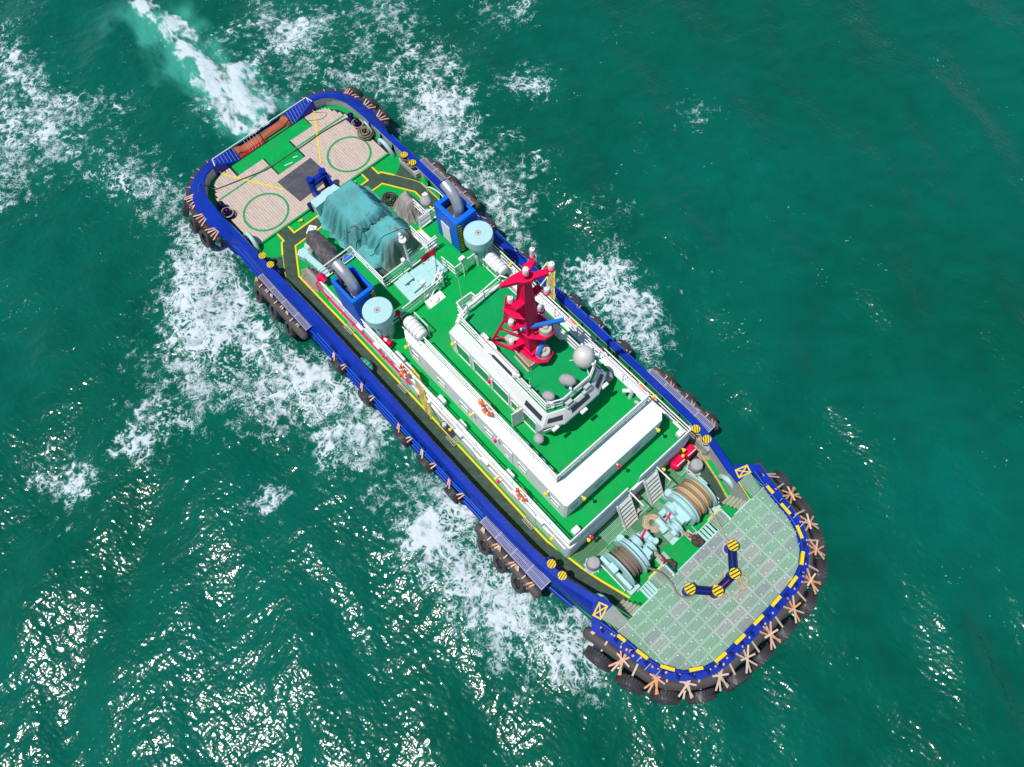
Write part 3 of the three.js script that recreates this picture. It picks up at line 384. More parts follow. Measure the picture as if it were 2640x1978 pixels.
// ---- bow: plate ring, flare, grating deck, rail pipe
let CLIP = null;
const BOUT = [[30.1, 5.0], [30.85, 5.82], [31.4, 5.68], [32.4, 5.46], [33.3, 5.28], [34.0, 5.1], [34.59, 4.82], [35.13, 4.36], [35.64, 3.67], [35.91, 3.06], [36.04, 2.34], [36.07, 1.06], [36.08, 0]];
const BIN = [[30.72, 4.52], [30.86, 5.22], [31.75, 5.02], [32.42, 4.9], [33.43, 4.76], [34.16, 4.5], [34.85, 3.98], [35.3, 3.35], [35.5, 2.7], [35.56, 2.0], [35.58, 1.0], [35.58, 0]];
const ringOut = [...BOUT, ...mir(BOUT.slice(0, -1)).reverse()], ringIn = [...BIN, ...mir(BIN.slice(0, -1)).reverse()];
{
  const bow = M('bow_plating', prism([...BOUT, ...mir(BOUT.slice(0, -1)).reverse(), [30.1, -4.4], [30.72, -4.3], ...mir(BIN).slice(0), ...BIN.slice(0, -1).reverse(), [30.72, 4.3], [30.1, 4.4]], BOW - 0.16, BOW - 0.02), mHull, tug);
  const low = [[30.1, 5.05], [30.85, 5.3], [31.4, 5.2], [32.4, 4.98], [33.3, 4.78], [34, 4.5], [34.5, 4.2], [34.9, 3.7], [35.2, 3.1], [35.38, 2.6], [35.48, 2], [35.53, 1], [35.55, 0]], lowAll = [...low, ...mir(low.slice(0, -1)).reverse()];
  M('bow_flare', loft([ringOut.map(([x, z]) => V(x, BOW - 0.05, z)), ringOut.map(([x, z], i) => V((x + lowAll[i][0]) / 2, 2.5, (z + lowAll[i][1]) / 2)), lowAll.map(([x, z]) => V(x, 1.6, z))]), mHull, bow);
  M('bow_bulkhead', [box(0.06, BOW - DK - 0.1, 9.0, 31.72, (BOW + DK) / 2 - 0.03, 0)], mGreen, bow);
  both((s) => M('bow_bulkhead', [loft([[V(30.1, DK, s * 4.45), V(30.1, BOW - 0.05, s * 4.45)], [V(30.72, DK, s * 4.3), V(30.72, BOW - 0.05, s * 4.3)], [V(31.72, DK, s * 4.05), V(31.72, BOW - 0.05, s * 4.05)]])], mGrey, bow));
  M('bow_under_deck', sheet([...ringIn, [31.74, -4.1], [31.74, 4.1]], BOW - 0.24), mGreenB, bow);
  // pipe rail round the grating, blue with yellow sleeves
  const pr = BIN.slice(1).map(([x, z]) => [x + 0.06, z + 0.07]), prAll = [...pr, ...mir(pr.slice(0, -1)).reverse()];
  M('bow_pipe', tube(prAll.map(([x, z]) => V(x, BOW + 0.1, z)), 0.085, 120, 8), mHull, bow);
  for (const [a, b] of [[[31.8, -5.14], [32.24, -5.08]], [[32.82, -4.96], [33.45, -4.89]], [[34.01, -4.7], [34.58, -4.4]], [[35, -3.96], [35.35, -3.42]], [[35.55, -2.85], [35.62, -2.21]], [[35.62, -1.61], [35.64, -0.98]], [[35.64, -0.38], [35.64, 0.24]], [[35.64, 0.86], [35.62, 1.48]], [[35.6, 2.07], [35.54, 2.72]], [[35.34, 3.29], [35.01, 3.83]], [[34.57, 4.3], [34.02, 4.64]], [[33.43, 4.84], [32.84, 4.95]], [[32.24, 5.05], [31.82, 5.12]]])
    M('yellow_sleeve', bbar(V(a[0], BOW + 0.12, a[1]), V(b[0], BOW + 0.12, b[1]), 0.15, 0.16), mYellow, bow);
  // cross marks for pushing
  both((s) => { const c = [[30.24, 4.7], [30.6, 4.54], [30.8, 5.16], [30.45, 5.3]].map(([x, z]) => [x, s * z]); M('cross_mark', [band(c, 0.07, BOW - 0.014, true), band([c[0], c[2]], 0.06, BOW - 0.010), band([c[1], c[3]], 0.06, BOW - 0.006)], mYellow, bow); });
  // eyes on the plate
  for (const [x, z] of [[31.2, 5.45], [31.9, 5.28], [32.7, 5.1], [33.5, 4.98], [34.25, 4.75], [34.85, 4.35], [35.3, 3.8], [35.6, 3.2], [35.78, 2.6], [35.82, 1.9], [35.85, 1.2], [35.86, 0.55], [35.86, -0.1]])
    for (const s of z > 0 ? [1, -1] : [1]) M('eye_plate', [new THREE.TorusGeometry(0.075, 0.018, 5, 10).rotateX(1.1).rotateY(x).translate(x, BOW + 0.03, s * z), new THREE.TorusGeometry(0.06, 0.016, 5, 10).rotateX(1.9).translate(x + 0.06, BOW + 0.03, s * z + 0.04), box(0.2, 0.03, 0.12, x, BOW - 0.005, s * z)], mNavy, bow);
  // fender tube
  const off = BOUT.slice(1).map(([x, z], i, a) => { const p = a[Math.max(0, i - 1)], q = a[Math.min(a.length - 1, i + 1)]; let nx = (q[1] - p[1]), nz = -(q[0] - p[0]); if (i === a.length - 1) { nx = -1; nz = 0; } const l = Math.hypot(nx, nz); return [x - nx / l * 0.1, z - nz / l * 0.1]; });
  const offAll = [...off, ...mir(off.slice(0, -1)).reverse()];
  M('bow_fender', [tube(offAll.map(([x, z]) => V(x, 2.62, z)), 0.3, 140, 14), ball(0.3, offAll[0][0], 2.62, offAll[0][1]), ball(0.3, offAll.at(-1)[0], 2.62, offAll.at(-1)[1])], mFender, bow);
  // grating panels
  const deck = M('grating_deck_frame', [...[-4, -3.12, -2.24, -1.36, -0.48, 0.4, 1.28, 2.16, 3.04, 3.92].map((z) => box(3.6, 0.1, 0.05, 33.5, BOW - 0.07, z))], mGreenB, bow);
  const inside = (x, z) => { const q = Math.abs(z); let k = 1; while (k < BIN.length - 1 && BIN[k + 1][1] > q) k++; const a = BIN[k], b = BIN[Math.min(BIN.length - 1, k + 1)], t = (a[1] - q) / Math.max(1e-6, a[1] - b[1]); return x < a[0] + (b[0] - a[0]) * t; };
  const maxX = (z) => { const q = Math.abs(z); if (q > 4.98) return 31.8; let k = 1; while (k < BIN.length - 2 && BIN[k + 1][1] > q) k++; const a = BIN[k], b = BIN[k + 1], t = (a[1] - q) / Math.max(1e-6, a[1] - b[1]); return a[0] + (b[0] - a[0]) * t; };
  const dx = 0.49, dz = 0.88, y = BOW - 0.01; const panelGeo = {};
  for (let j = -6; j < 6; j++) for (let i = 0; i < 8; i++) {
    const x0 = 31.7 + i * dx, z0 = j * dz + 0.0, z1 = z0 + dz; const gs = [];
    const nb = 19; let any = 0; const clipped = Math.min(maxX(z0 + 0.02), maxX(z1 - 0.02)) < x0 + dx - 0.02;
    const key = clipped ? null : 'full';
    if (key && panelGeo.full) any = 1; else {
      for (let k = 0; k < nb; k++) { const z = z0 + 0.012 + (k + 0.5) * (dz - 0.024) / nb, xe = Math.min(x0 + dx - 0.01, maxX(z) - 0.01); if (xe - x0 < 0.08) continue; any = 1; gs.push(box(xe - x0 - 0.01, 0.035, 0.023, (x0 + xe) / 2 - x0, 0, z - z0)); }
      for (let k = 0; k < 4; k++) { const x = x0 + 0.06 + k * (dx - 0.12) / 3; const zs = [z0 + 0.012, z1 - 0.012].map((z) => z); const ok = maxX(zs[0]) > x + 0.02, ok2 = maxX(zs[1]) > x + 0.02; if (ok && ok2) gs.push(box(0.014, 0.026, dz - 0.03, x - x0, -0.002, dz / 2)); }
      if (any) { const xe0 = Math.min(dx - 0.006, maxX(z0 + 0.02) - x0 - 0.01), xe1 = Math.min(dx - 0.006, maxX(z1 - 0.02) - x0 - 0.01); if (xe0 > 0.1) gs.push(box(xe0, 0.042, 0.03, xe0 / 2, 0.003, 0.018)); if (xe1 > 0.1) gs.push(box(xe1, 0.042, 0.03, xe1 / 2, 0.003, dz - 0.018)); gs.push(box(0.03, 0.042, dz - 0.02, 0.018, 0.004, dz / 2)); if (!clipped) gs.push(box(0.03, 0.042, dz - 0.02, dx - 0.02, 0.004, dz / 2)); }
      if (any && key) panelGeo.full = join(gs);
    }
    if (!any) continue;
    const m = M('grating_panel', key ? panelGeo.full : join(gs), [mGratMix, mGratGreen, mGratMix, mGalv, mGratGreen, mGratMix, mGratGrey][rnd() * 7 | 0], deck); m.position.set(x0, y, z0);
    for (const [a, b] of [[0.1, 0.2], [0.36, 0.68]]) if (maxX(z0 + b) > x0 + a + 0.1) { const c = M('grating_clip', CLIP ??= box(0.05, 0.02, 0.05), mWhite, deck); c.position.set(x0 + a, y + 0.03, z0 + b); }
  }
  both((s) => { const gs = []; for (let k = 0; k < 21; k++) { const x = 30.76 + k * 0.045; gs.push(box(0.022, 0.035, 0.82 - k * 0.012, x, 0, s * (4.72 - k * 0.008))); } for (let k = 0; k < 8; k++) gs.push(box(0.92, 0.026, 0.014, 31.22, -0.002, s * (4.36 + k * 0.1))); const m = M('grating_panel', gs, s > 0 ? mGalv : mGratGreen, deck); m.position.y = y; M('yellow_edge', bbar(V(30.72, BOW + 0.01, s * 4.34), V(31.7, BOW + 0.01, s * 4.08), 0.04, 0.03), s < 0 ? mYellow : mGreenB, deck); });
  M('deck_edge_rail', [bbar(V(31.69, BOW + 0.06, -4.1), V(31.69, BOW + 0.06, -2.95), 0.06, 0.1), bbar(V(31.69, BOW + 0.06, -1.65), V(31.69, BOW + 0.06, 0.95), 0.06, 0.1), bbar(V(31.69, BOW + 0.06, 2.4), V(31.69, BOW + 0.06, 4.0), 0.06, 0.1)], mAqua, deck);
  // landings with steps beside them
  for (const [za, zb] of [[0.98, 2.42], [-1.66, -2.98]]) {
    const zc = (za + zb) / 2, w = Math.abs(zb - za);
    const l = M('landing', [...Array.from({ length: 15 }, (_, k) => box(0.02, 0.035, w - 0.5, 31.05 + k * 0.043, BOW - 0.25, zc)), box(0.66, 0.03, 0.02, 31.36, BOW - 0.255, zc - 0.2), box(0.66, 0.03, 0.02, 31.36, BOW - 0.255, zc + 0.2), box(0.04, 0.06, w - 0.5, 31.03, BOW - 0.25, zc)], mGalv, bow);
    M('yellow_edge', box(0.05, 0.05, w - 0.5, 30.98, BOW - 0.22, zc), mYellow, l);
    for (const e of [za, zb]) { const q = Math.sign(zc - e); for (let k = 0; k < 4; k++) M('step', box(0.62, 0.04, 0.13, 31.36, BOW - 0.42 - k * 0.3, e + q * (0.16 - k * 0.11)), mAqua, l); M('stringer', [bbar(V(31.05, BOW - 0.2, e + q * 0.24), V(31.05, DK + 0.1, e - q * 0.28), 0.04, 0.1), bbar(V(31.67, BOW - 0.2, e + q * 0.24), V(31.67, DK + 0.1, e - q * 0.28), 0.04, 0.1)], mWhite, l); }
  }
  both((s) => { for (let k = 0; k < 5; k++) M('stair_tread', [...[0, 1, 2].map((i) => box(0.03, 0.03, 0.62, 30.86 + k * 0.17 + i * 0.05, DK + 0.28 + k * 0.3, s * (3.82 - k * 0.03))), box(0.14, 0.03, 0.03, 30.91 + k * 0.17, DK + 0.28 + k * 0.3, s * (3.52 - k * 0.03)), box(0.14, 0.03, 0.03, 30.91 + k * 0.17, DK + 0.28 + k * 0.3, s * (4.12 - k * 0.03))], mBeige, bow); });
}
// ---- forward working deck: floor gratings beside the winches
{
  const fl = M('winch_deck', prism([[27.62, -4.0], [31.7, -4.0], [31.7, 4.0], [27.62, 4.0]], DK - 0.02, DK - 0.006), mGreen, tug);
  const pg = {};
  for (const [x0, x1, z0, z1, nx, nz] of [[27.7, 28.5, -3.9, 3.9, 1, 9], [28.5, 29.3, -3.4, 3.2, 1, 8], [29.3, 30.4, -1.55, 1.3, 1, 4]])
    for (let i = 0; i < nx; i++) for (let j = 0; j < nz; j++) {
      const w = (x1 - x0) / nx, d = (z1 - z0) / nz, key = w.toFixed(2) + d.toFixed(2);
      pg[key] ??= join([...Array.from({ length: 12 }, (_, k) => box(w - 0.03, 0.03, 0.022, 0, 0, -d / 2 + 0.03 + k * (d - 0.06) / 11)), box(0.03, 0.034, d - 0.01, -w / 2 + 0.018, 0.003, 0), box(0.03, 0.034, d - 0.01, w / 2 - 0.018, 0.003, 0), box(0.02, 0.028, d - 0.02, 0, 0, 0)]);
      const m = M('grating_panel', pg[key], rnd() < 0.35 ? mGratMix : mGratDark, fl); m.position.set(x0 + w * (i + 0.5), DK + 0.1, z0 + d * (j + 0.5));
    }
}

// ---------------------------------------------------------------- superstructure
// a railing: posts and bars along a path at height y; open paths
const POSTS = {};
function railing(path, y, h, parent, o = {}) {
  const { bars = [1, 0.66, 0.33], step = 1.25, r = 0.031, m = mWhite, posts = true } = o, R = G('railing', parent), pts = path.map(([x, z]) => V(x, 0, z));
  for (const b of bars) { const gs = []; for (let i = 0; i < pts.length - 1; i++) { gs.push(bar(pts[i].clone().setY(y + h * b), pts[i + 1].clone().setY(y + h * b), b === 1 ? r * 1.25 : r, 6)); if (i) gs.push(ball(b === 1 ? r * 1.25 : r, pts[i].x, y + h * b, pts[i].z, 6)); } M(b === 1 ? 'handrail' : 'mid_rail', gs, m, R); }
  if (!posts) return R;
  POSTS[h] ??= cyl(0.028, 0.028, h, 0, 0, 0, 6);
  let first = true;
  for (let i = 0; i < pts.length - 1; i++) { const L = pts[i].distanceTo(pts[i + 1]), n = Math.max(1, Math.round(L / step)); for (let k = first ? 0 : 1; k <= n; k++) { const p = pts[i].clone().lerp(pts[i + 1], k / n); const q = M('post', POSTS[h], m, R); q.position.set(p.x, y, p.z); } first = false; }
  return R;
}
// wall lamp: small jelly-jar light on a bracket, standing out along (nx, nz)
const LAMPG = join([ball(0.085, 0.2, 0, 0, 10), cyl(0.05, 0.08, 0.08, 0.2, 0.05, 0, 10)]), LAMPB = join([box(0.16, 0.04, 0.05, 0.08, 0.04, 0), box(0.03, 0.12, 0.1, 0.015, 0.02, 0)]);
function wallLamp(x, y, z, ry, parent, red) { const l = M('wall_lamp', LAMPG, red ? mRed : mYellow, parent); l.position.set(x, y, z); l.rotation.y = ry; const b = M('lamp_bracket', LAMPB, mWhite, parent); b.position.set(x, y, z); b.rotation.y = ry; }
// window in a wall: pane and raised frame with rounded corners; centre, size, turn (0 faces +z), lean
const WING = {};
function rrect(w, h, r) { const s = new THREE.Shape(); s.moveTo(-w / 2 + r, -h / 2); s.lineTo(w / 2 - r, -h / 2); s.absarc(w / 2 - r, -h / 2 + r, r, -Math.PI / 2, 0); s.lineTo(w / 2, h / 2 - r); s.absarc(w / 2 - r, h / 2 - r, r, 0, Math.PI / 2); s.lineTo(-w / 2 + r, h / 2); s.absarc(-w / 2 + r, h / 2 - r, r, Math.PI / 2, Math.PI); s.lineTo(-w / 2, -h / 2 + r); s.absarc(-w / 2 + r, -h / 2 + r, r, Math.PI, Math.PI * 1.5); return s; }
function windowAt(x, y, z, w, h, ry, rx, parent, o = {}) {
  const { glass = mGlass, frame = mWhite, fw = 0.05, r = 0.08, deep = 0.035 } = o, k = [w, h, fw, r, deep].join();
  if (!WING[k]) { const f = rrect(w, h, r), i = rrect(w - 2 * fw, h - 2 * fw, Math.max(0.02, r - fw * 0.5)); f.holes.push(new THREE.Path(i.getPoints(4))); WING[k] = [new THREE.ExtrudeGeometry(f, { depth: deep, bevelEnabled: false, curveSegments: 4 }), new THREE.ExtrudeGeometry(rrect(w - 2 * fw + 0.01, h - 2 * fw + 0.01, Math.max(0.02, r - fw * 0.5)), { depth: 0.012, bevelEnabled: false, curveSegments: 4 })]; }
  const e = new THREE.Euler(rx, ry, 0, 'YXZ'); const a = M('window_frame', WING[k][0], frame, parent), b = M('window', WING[k][1], glass, parent);
  for (const q of [a, b]) { q.position.set(x, y, z); q.rotation.copy(e); }
  b.translateZ(-0.002);
}
// ---- tier 1: main deck house with the boat deck on top
const T1 = [[7.8, 4.12], [27.55, 4.12], [27.62, 4.05], [27.62, -4.05], [27.55, -4.12], [8.9, -4.12], [8.9, -2.1], [10.5, -2.1], [10.5, 1.6], [7.8, 1.6]];
const house = M('deckhouse', prism(T1, DK - 0.01, AD - 0.012), mWhite, tug);
{
  const t = [[7.86, 4.02], [27.5, 4.02], [27.5, -4.02], [8.96, -4.02], [8.96, -2.16], [10.56, -2.16], [10.56, 1.66], [7.86, 1.66]];
  M('boat_deck', prism(t, AD - 0.03, AD), mGreen, house);
  for (const [a, b] of [[[13.5, 0.0], [17, -0.4]], [[26.5, -1.9], [27.5, -1.9]], [[26.5, 2.0], [27.5, 2.0]], [[26.5, 0.1], [27.5, 0.1]], [[14.2, 3.9], [26.4, 3.66]]]) M('deck_seam', band([a, b], 0.025, AD + 0.006), mGreenLine, house);
  both((s) => {
    for (const x of [12.2, 13.5, 16.1, 18.5, 20.9, 23.4, 26.0]) windowAt(x, 3.0, s * 4.12, 0.62, 0.5, s > 0 ? 0 : Math.PI, 0, house);
    M('gutter', [bbar(V(8.0, 3.35, s * 4.17), V(27.4, 3.35, s * 4.17), 0.06, 0.06)], mWhite, house);
    M('skirting', [box(18.2, 0.1, 0.1, 18.4, DK + 0.07, s * 4.15)], mGreenLine, house);
    for (const [x, red] of [[9.9, 0], [13.6, 0], [19.1, 0], [22.58, 0], [22.8, 1], [16.6, 1], [26.6, 0]]) wallLamp(x, 3.45, s * 4.13, s > 0 ? -Math.PI / 2 : Math.PI / 2, house, red);
    for (const x of [14.7, 17.6, 20.3, 24.9]) { const d = M('door', rbox(0.72, 1.7, 0.05, x, DK + 1.08, s * 4.14, 0.02), mWhite, house); }
    // hand grips and vent louvres along the wall
    for (const x of [11.4, 12.9, 15.2, 17.1, 19.6, 21.6, 23.9, 25.6]) M('wall_box', rbox(0.5, 0.3, 0.14, x, 3.62, s * 4.18, 0.03), mWhite, house);
  });
  const red = M('fire_main', [tube([V(7.7, 3.75, 4.0), V(7.55, 3.7, 4.22), V(7.8, 3.62, 4.3), V(8.6, 3.62, 4.31)], 0.05, 16, 7), bar(V(8.6, 3.62, 4.31), V(15.8, 3.62, 4.25), 0.05, 7), bar(V(14.1, 3.62, 4.25), V(14.1, 3.62, 4.0), 0.045, 6), ...[8.7, 11.0, 13.6, 15.1].map((x) => new THREE.CylinderGeometry(0.085, 0.085, 0.06, 10).rotateZ(Math.PI / 2).translate(x, 3.62, 4.3))], mRed, house);
  tag(red, 'red pipe along the starboard deckhouse wall');
  // front wall of tier 1
  for (const z of [3.0, -0.2, -2.2]) wallLamp(27.62, 3.1, z, 0, house, z === -0.2);
  wallLamp(27.62, 3.1, 2.8, 0, house, 1); wallLamp(27.62, 3.3, -3.6, 0, house, 0);
}
railing([[10.3, 4.02], [27.5, 4.02], [27.5, 0.3]], AD, 1.0, house, { step: 1.35 });
railing([[12.9, -4.02], [27.5, -4.02], [27.5, -0.55]], AD, 1.0, house, { step: 1.35 });
railing([[7.85, 3.9], [7.85, 1.72], [10.62, 1.68], [10.62, -2.08]], AD, 1.0, house);
railing([[11.75, -1.48], [12.76, -1.56], [12.88, -4.0]], AD, 1.0, house);
railing([[12.8, 2.9], [12.78, 2.3], [12.75, -0.7], [12.3, -0.7]], AD, 1.0, house, { step: 1.5 });
railing([[9.0, -2.2], [9.0, -4.0]], AD, 1.0, house);
// light-blue hatch block in the boat deck
{
  const h = M('hatch_block', prism([[10.82, 1.26], [12.36, 1.3], [12.2, -1.44], [10.95, -1.44]], AD, AD + 0.28, [], 0.03), mAqua, house);
  for (const [x, z] of [[11.15, 0.62], [11.85, 0.55], [11.4, -0.85], [11.95, -0.8]]) { M('hatch_lid', [rbox(0.56, 0.1, 0.66, x, AD + 0.39, z, 0.04, 0.04), box(0.46, 0.1, 0.56, x, AD + 0.31, z, 0.04)], mAqua, house); for (const q of [-0.18, 0.18]) M('lid_hinge', box(0.07, 0.05, 0.1, x - 0.3, AD + 0.4, z + q), mDark, house); }
}
M('ladder_frame', [bar(V(13.05, AD + 0.2, 0.62), V(12.5, AD + 1.05, -0.95), 0.04, 6), bar(V(12.75, AD + 0.2, 0.62), V(12.25, AD + 1.05, -0.95), 0.04, 6), ...[0.15, 0.3, 0.45, 0.6, 0.75, 0.9].map((t) => bar(V(13.05 - 0.55 * t, AD + 0.2 + 0.85 * t, 0.62 - 1.57 * t), V(12.75 - 0.5 * t, AD + 0.2 + 0.85 * t, 0.62 - 1.57 * t), 0.025, 5)), bar(V(12.5, AD + 1.05, -0.95), V(12.4, AD, -0.9), 0.03, 5)], mWhite, house);
M('stanchion_frame', [bar(V(12.7, AD, 0.6), V(12.55, AD + 1.5, 0.4), 0.03, 6), bar(V(12.95, AD, 0.25), V(12.55, AD + 1.5, 0.4), 0.03, 6), rbox(0.2, 0.16, 0.3, 12.55, AD + 1.45, 0.4, 0.02)], mWhite, house);
M('stanchion_frame', [bar(V(12.85, AD, -2.2), V(12.75, AD + 1.3, -2.1), 0.03, 6), bar(V(13.0, AD, -1.95), V(12.75, AD + 1.3, -2.1), 0.03, 6), rbox(0.22, 0.18, 0.34, 12.75, AD + 1.3, -2.1, 0.02)], mWhite, house);
both((s) => { M('deck_light', [cyl(0.13, 0.13, 0.2, 12.86, AD + 0.98, s * (s > 0 ? 2.4 : 3.85), 14), cyl(0.05, 0.05, 1.0, 12.86, AD, s * (s > 0 ? 2.4 : 3.85), 8)], mRed, house); M('junction_box', rbox(0.22, 0.3, 0.26, 12.9, AD + 0.75, s * 3.0, 0.03), mWhite, house); });
// ---- exhaust casings
both((s) => {
  const c = M('exhaust_casing', prism([[9.92, s * 2.72], [11.78, s * 2.72], [11.78, s * 4.1], [9.92, s * 4.1]], AD, 6.75, [[[10.14, s * 2.9], [11.56, s * 2.9], [11.56, s * 3.92], [10.14, s * 3.92]]], 0.06), mStack, tug);
  M('casing_floor', box(1.5, 0.05, 1.1, 10.85, 6.1, s * 3.41), mSoot, c);
  M('exhaust_pipe', [tube([V(11.1, 5.9, s * 3.45), V(11.12, 6.6, s * 3.46), V(11.0, 7.25, s * 3.48), V(10.68, 7.65, s * 3.5), V(10.05, 7.9, s * 3.52)], 0.29, 36, 20), new THREE.TorusGeometry(0.31, 0.035, 6, 20).rotateX(Math.PI / 2).translate(11.12, 6.2, s * 3.45)], mSteel, c);
  M('pipe_mouth', new THREE.CylinderGeometry(0.27, 0.27, 0.04, 18).rotateZ(1.25).translate(10.04, 7.905, s * 3.52), mSoot, c);
  M('small_pipe', tube([V(10.35, 6.0, s * 3.75), V(10.35, 6.7, s * 3.75), V(10.2, 6.95, s * 3.72), V(9.9, 7.0, s * 3.7)], 0.07, 16, 8), mSoot, c);
  M('casing_door', rbox(0.72, 1.5, 0.05, 10.75, AD + 1.0, s * 2.69, 0.02), mWhite, c);
  for (let k = 0; k < 11; k++) M('hazard_stripe', new THREE.BoxGeometry(0.012, 0.12, 0.26).rotateX(0.45 * s).translate(11.795, AD + 0.25 + k * 0.22, s * 2.9), mYellow, c);
  M('stripe_board', box(0.012, 2.5, 0.3, 11.785, AD + 1.3, s * 2.9), mBlack, c);
});
// ---- ventilation drums
both((s) => {
  const d = M('ventilator', new THREE.LatheGeometry([[0, 0], [0.5, 0], [0.46, 0.5], [0.42, 1.75], [0.4, 1.8], [0.76, 1.82], [0.78, 1.86], [0.78, 2.42], [0.75, 2.45], [0, 2.45]].map(([a, b]) => new THREE.Vector2(a, b)), 36).translate(12.76, AD, s * 3.36), mAqua, tug);
  M('vent_mark', [band(ring(12.76, s * 3.36, 0.15, 24), 0.025, AD + 2.455, true), ...[0, 1.05, 2.1].map((a) => band([[12.76 - 0.1 * Math.cos(a), s * 3.36 - 0.1 * Math.sin(a)], [12.76 + 0.1 * Math.cos(a), s * 3.36 + 0.1 * Math.sin(a)]], 0.035, AD + 2.456 + a * 0.001))], mat(0.4, 0.03, 0.07, 0.6), d);
  M('vent_rib', [0, 1.3, 2.6, 3.9, 5.2].map((a) => box(0.03, 1.1, 0.14, 0.5, 0.55, 0).rotateY(a).translate(12.76, AD, s * 3.36)), mAqua, d);
});
// ---- tier 2: bridge-deck house
const T2 = [[14.45, 3.05], [14.9, 3.3], [26.3, 3.3], [26.42, 3.2], [26.42, -2.9], [26.05, -3.3], [14.9, -3.3], [14.45, -3.05]];
const house2 = M('bridge_deckhouse', prism(T2, AD - 0.01, BD, [], 0.04), mWhite, tug);
{
  M('bridge_deck', prism([[14.42, 2.78], [25.3, 2.78], [25.3, -2.9], [14.42, -2.9]], BD - 0.01, BD + 0.012), mGreen, house2);
  for (const [a, b] of [[[24.0, -1.3], [25.3, -1.35]], [[15, -0.6], [17.2, -1.4]], [[13.4 + 1.4, 0.8], [16.9, 0.5]]]) M('deck_seam', band([a, b], 0.03, BD + 0.018), mGreenLine, house2);
  both((s) => { for (const x of [15.44, 17.49, 19.24, 21.06, 23.47, 25.7]) windowAt(x, 5.2, s * 3.3, 0.62, 0.56, s > 0 ? 0 : Math.PI, 0, house2); for (const [x, r] of [[15.1, 0], [20.03, 0], [21.8, 1], [25.26, 0]]) wallLamp(x, 5.85, s * 3.3, s > 0 ? -Math.PI / 2 : Math.PI / 2, house2, r); M('coaming', box(11.4, 0.06, 0.06, 20.6, BD + 0.03, s * 3.22), mWhite, house2); });
  for (const z of [-1.3, 1.19]) windowAt(26.42, 5.2, z, 0.66, 0.56, Math.PI / 2, 0, house2);
  windowAt(26.42, 5.2, 2.75, 0.5, 0.56, Math.PI / 2, 0, house2);
  for (const [z, r] of [[-2.5, 0], [0.1, 1], [2.35, 0]]) wallLamp(26.42, 5.85, z, 0, house2, r);
  // door and fittings low on the starboard wall
  M('wall_door', rbox(0.66, 1.7, 0.05, 22.45, AD + 0.95, 3.32, 0.02), mWhite, house2);
  const hw = M('hand_wheel', new THREE.TorusGeometry(0.14, 0.018, 6, 18).translate(22.5, 5.0, 3.4), mWhite, house2);
}
railing([[15.9, 2.78], [25.28, 2.82], [25.32, -2.95]], BD, 1.0, house2, { step: 1.5 });
railing([[15.9, -2.95], [25.32, -2.95]], BD, 1.0, house2, { step: 1.5 });
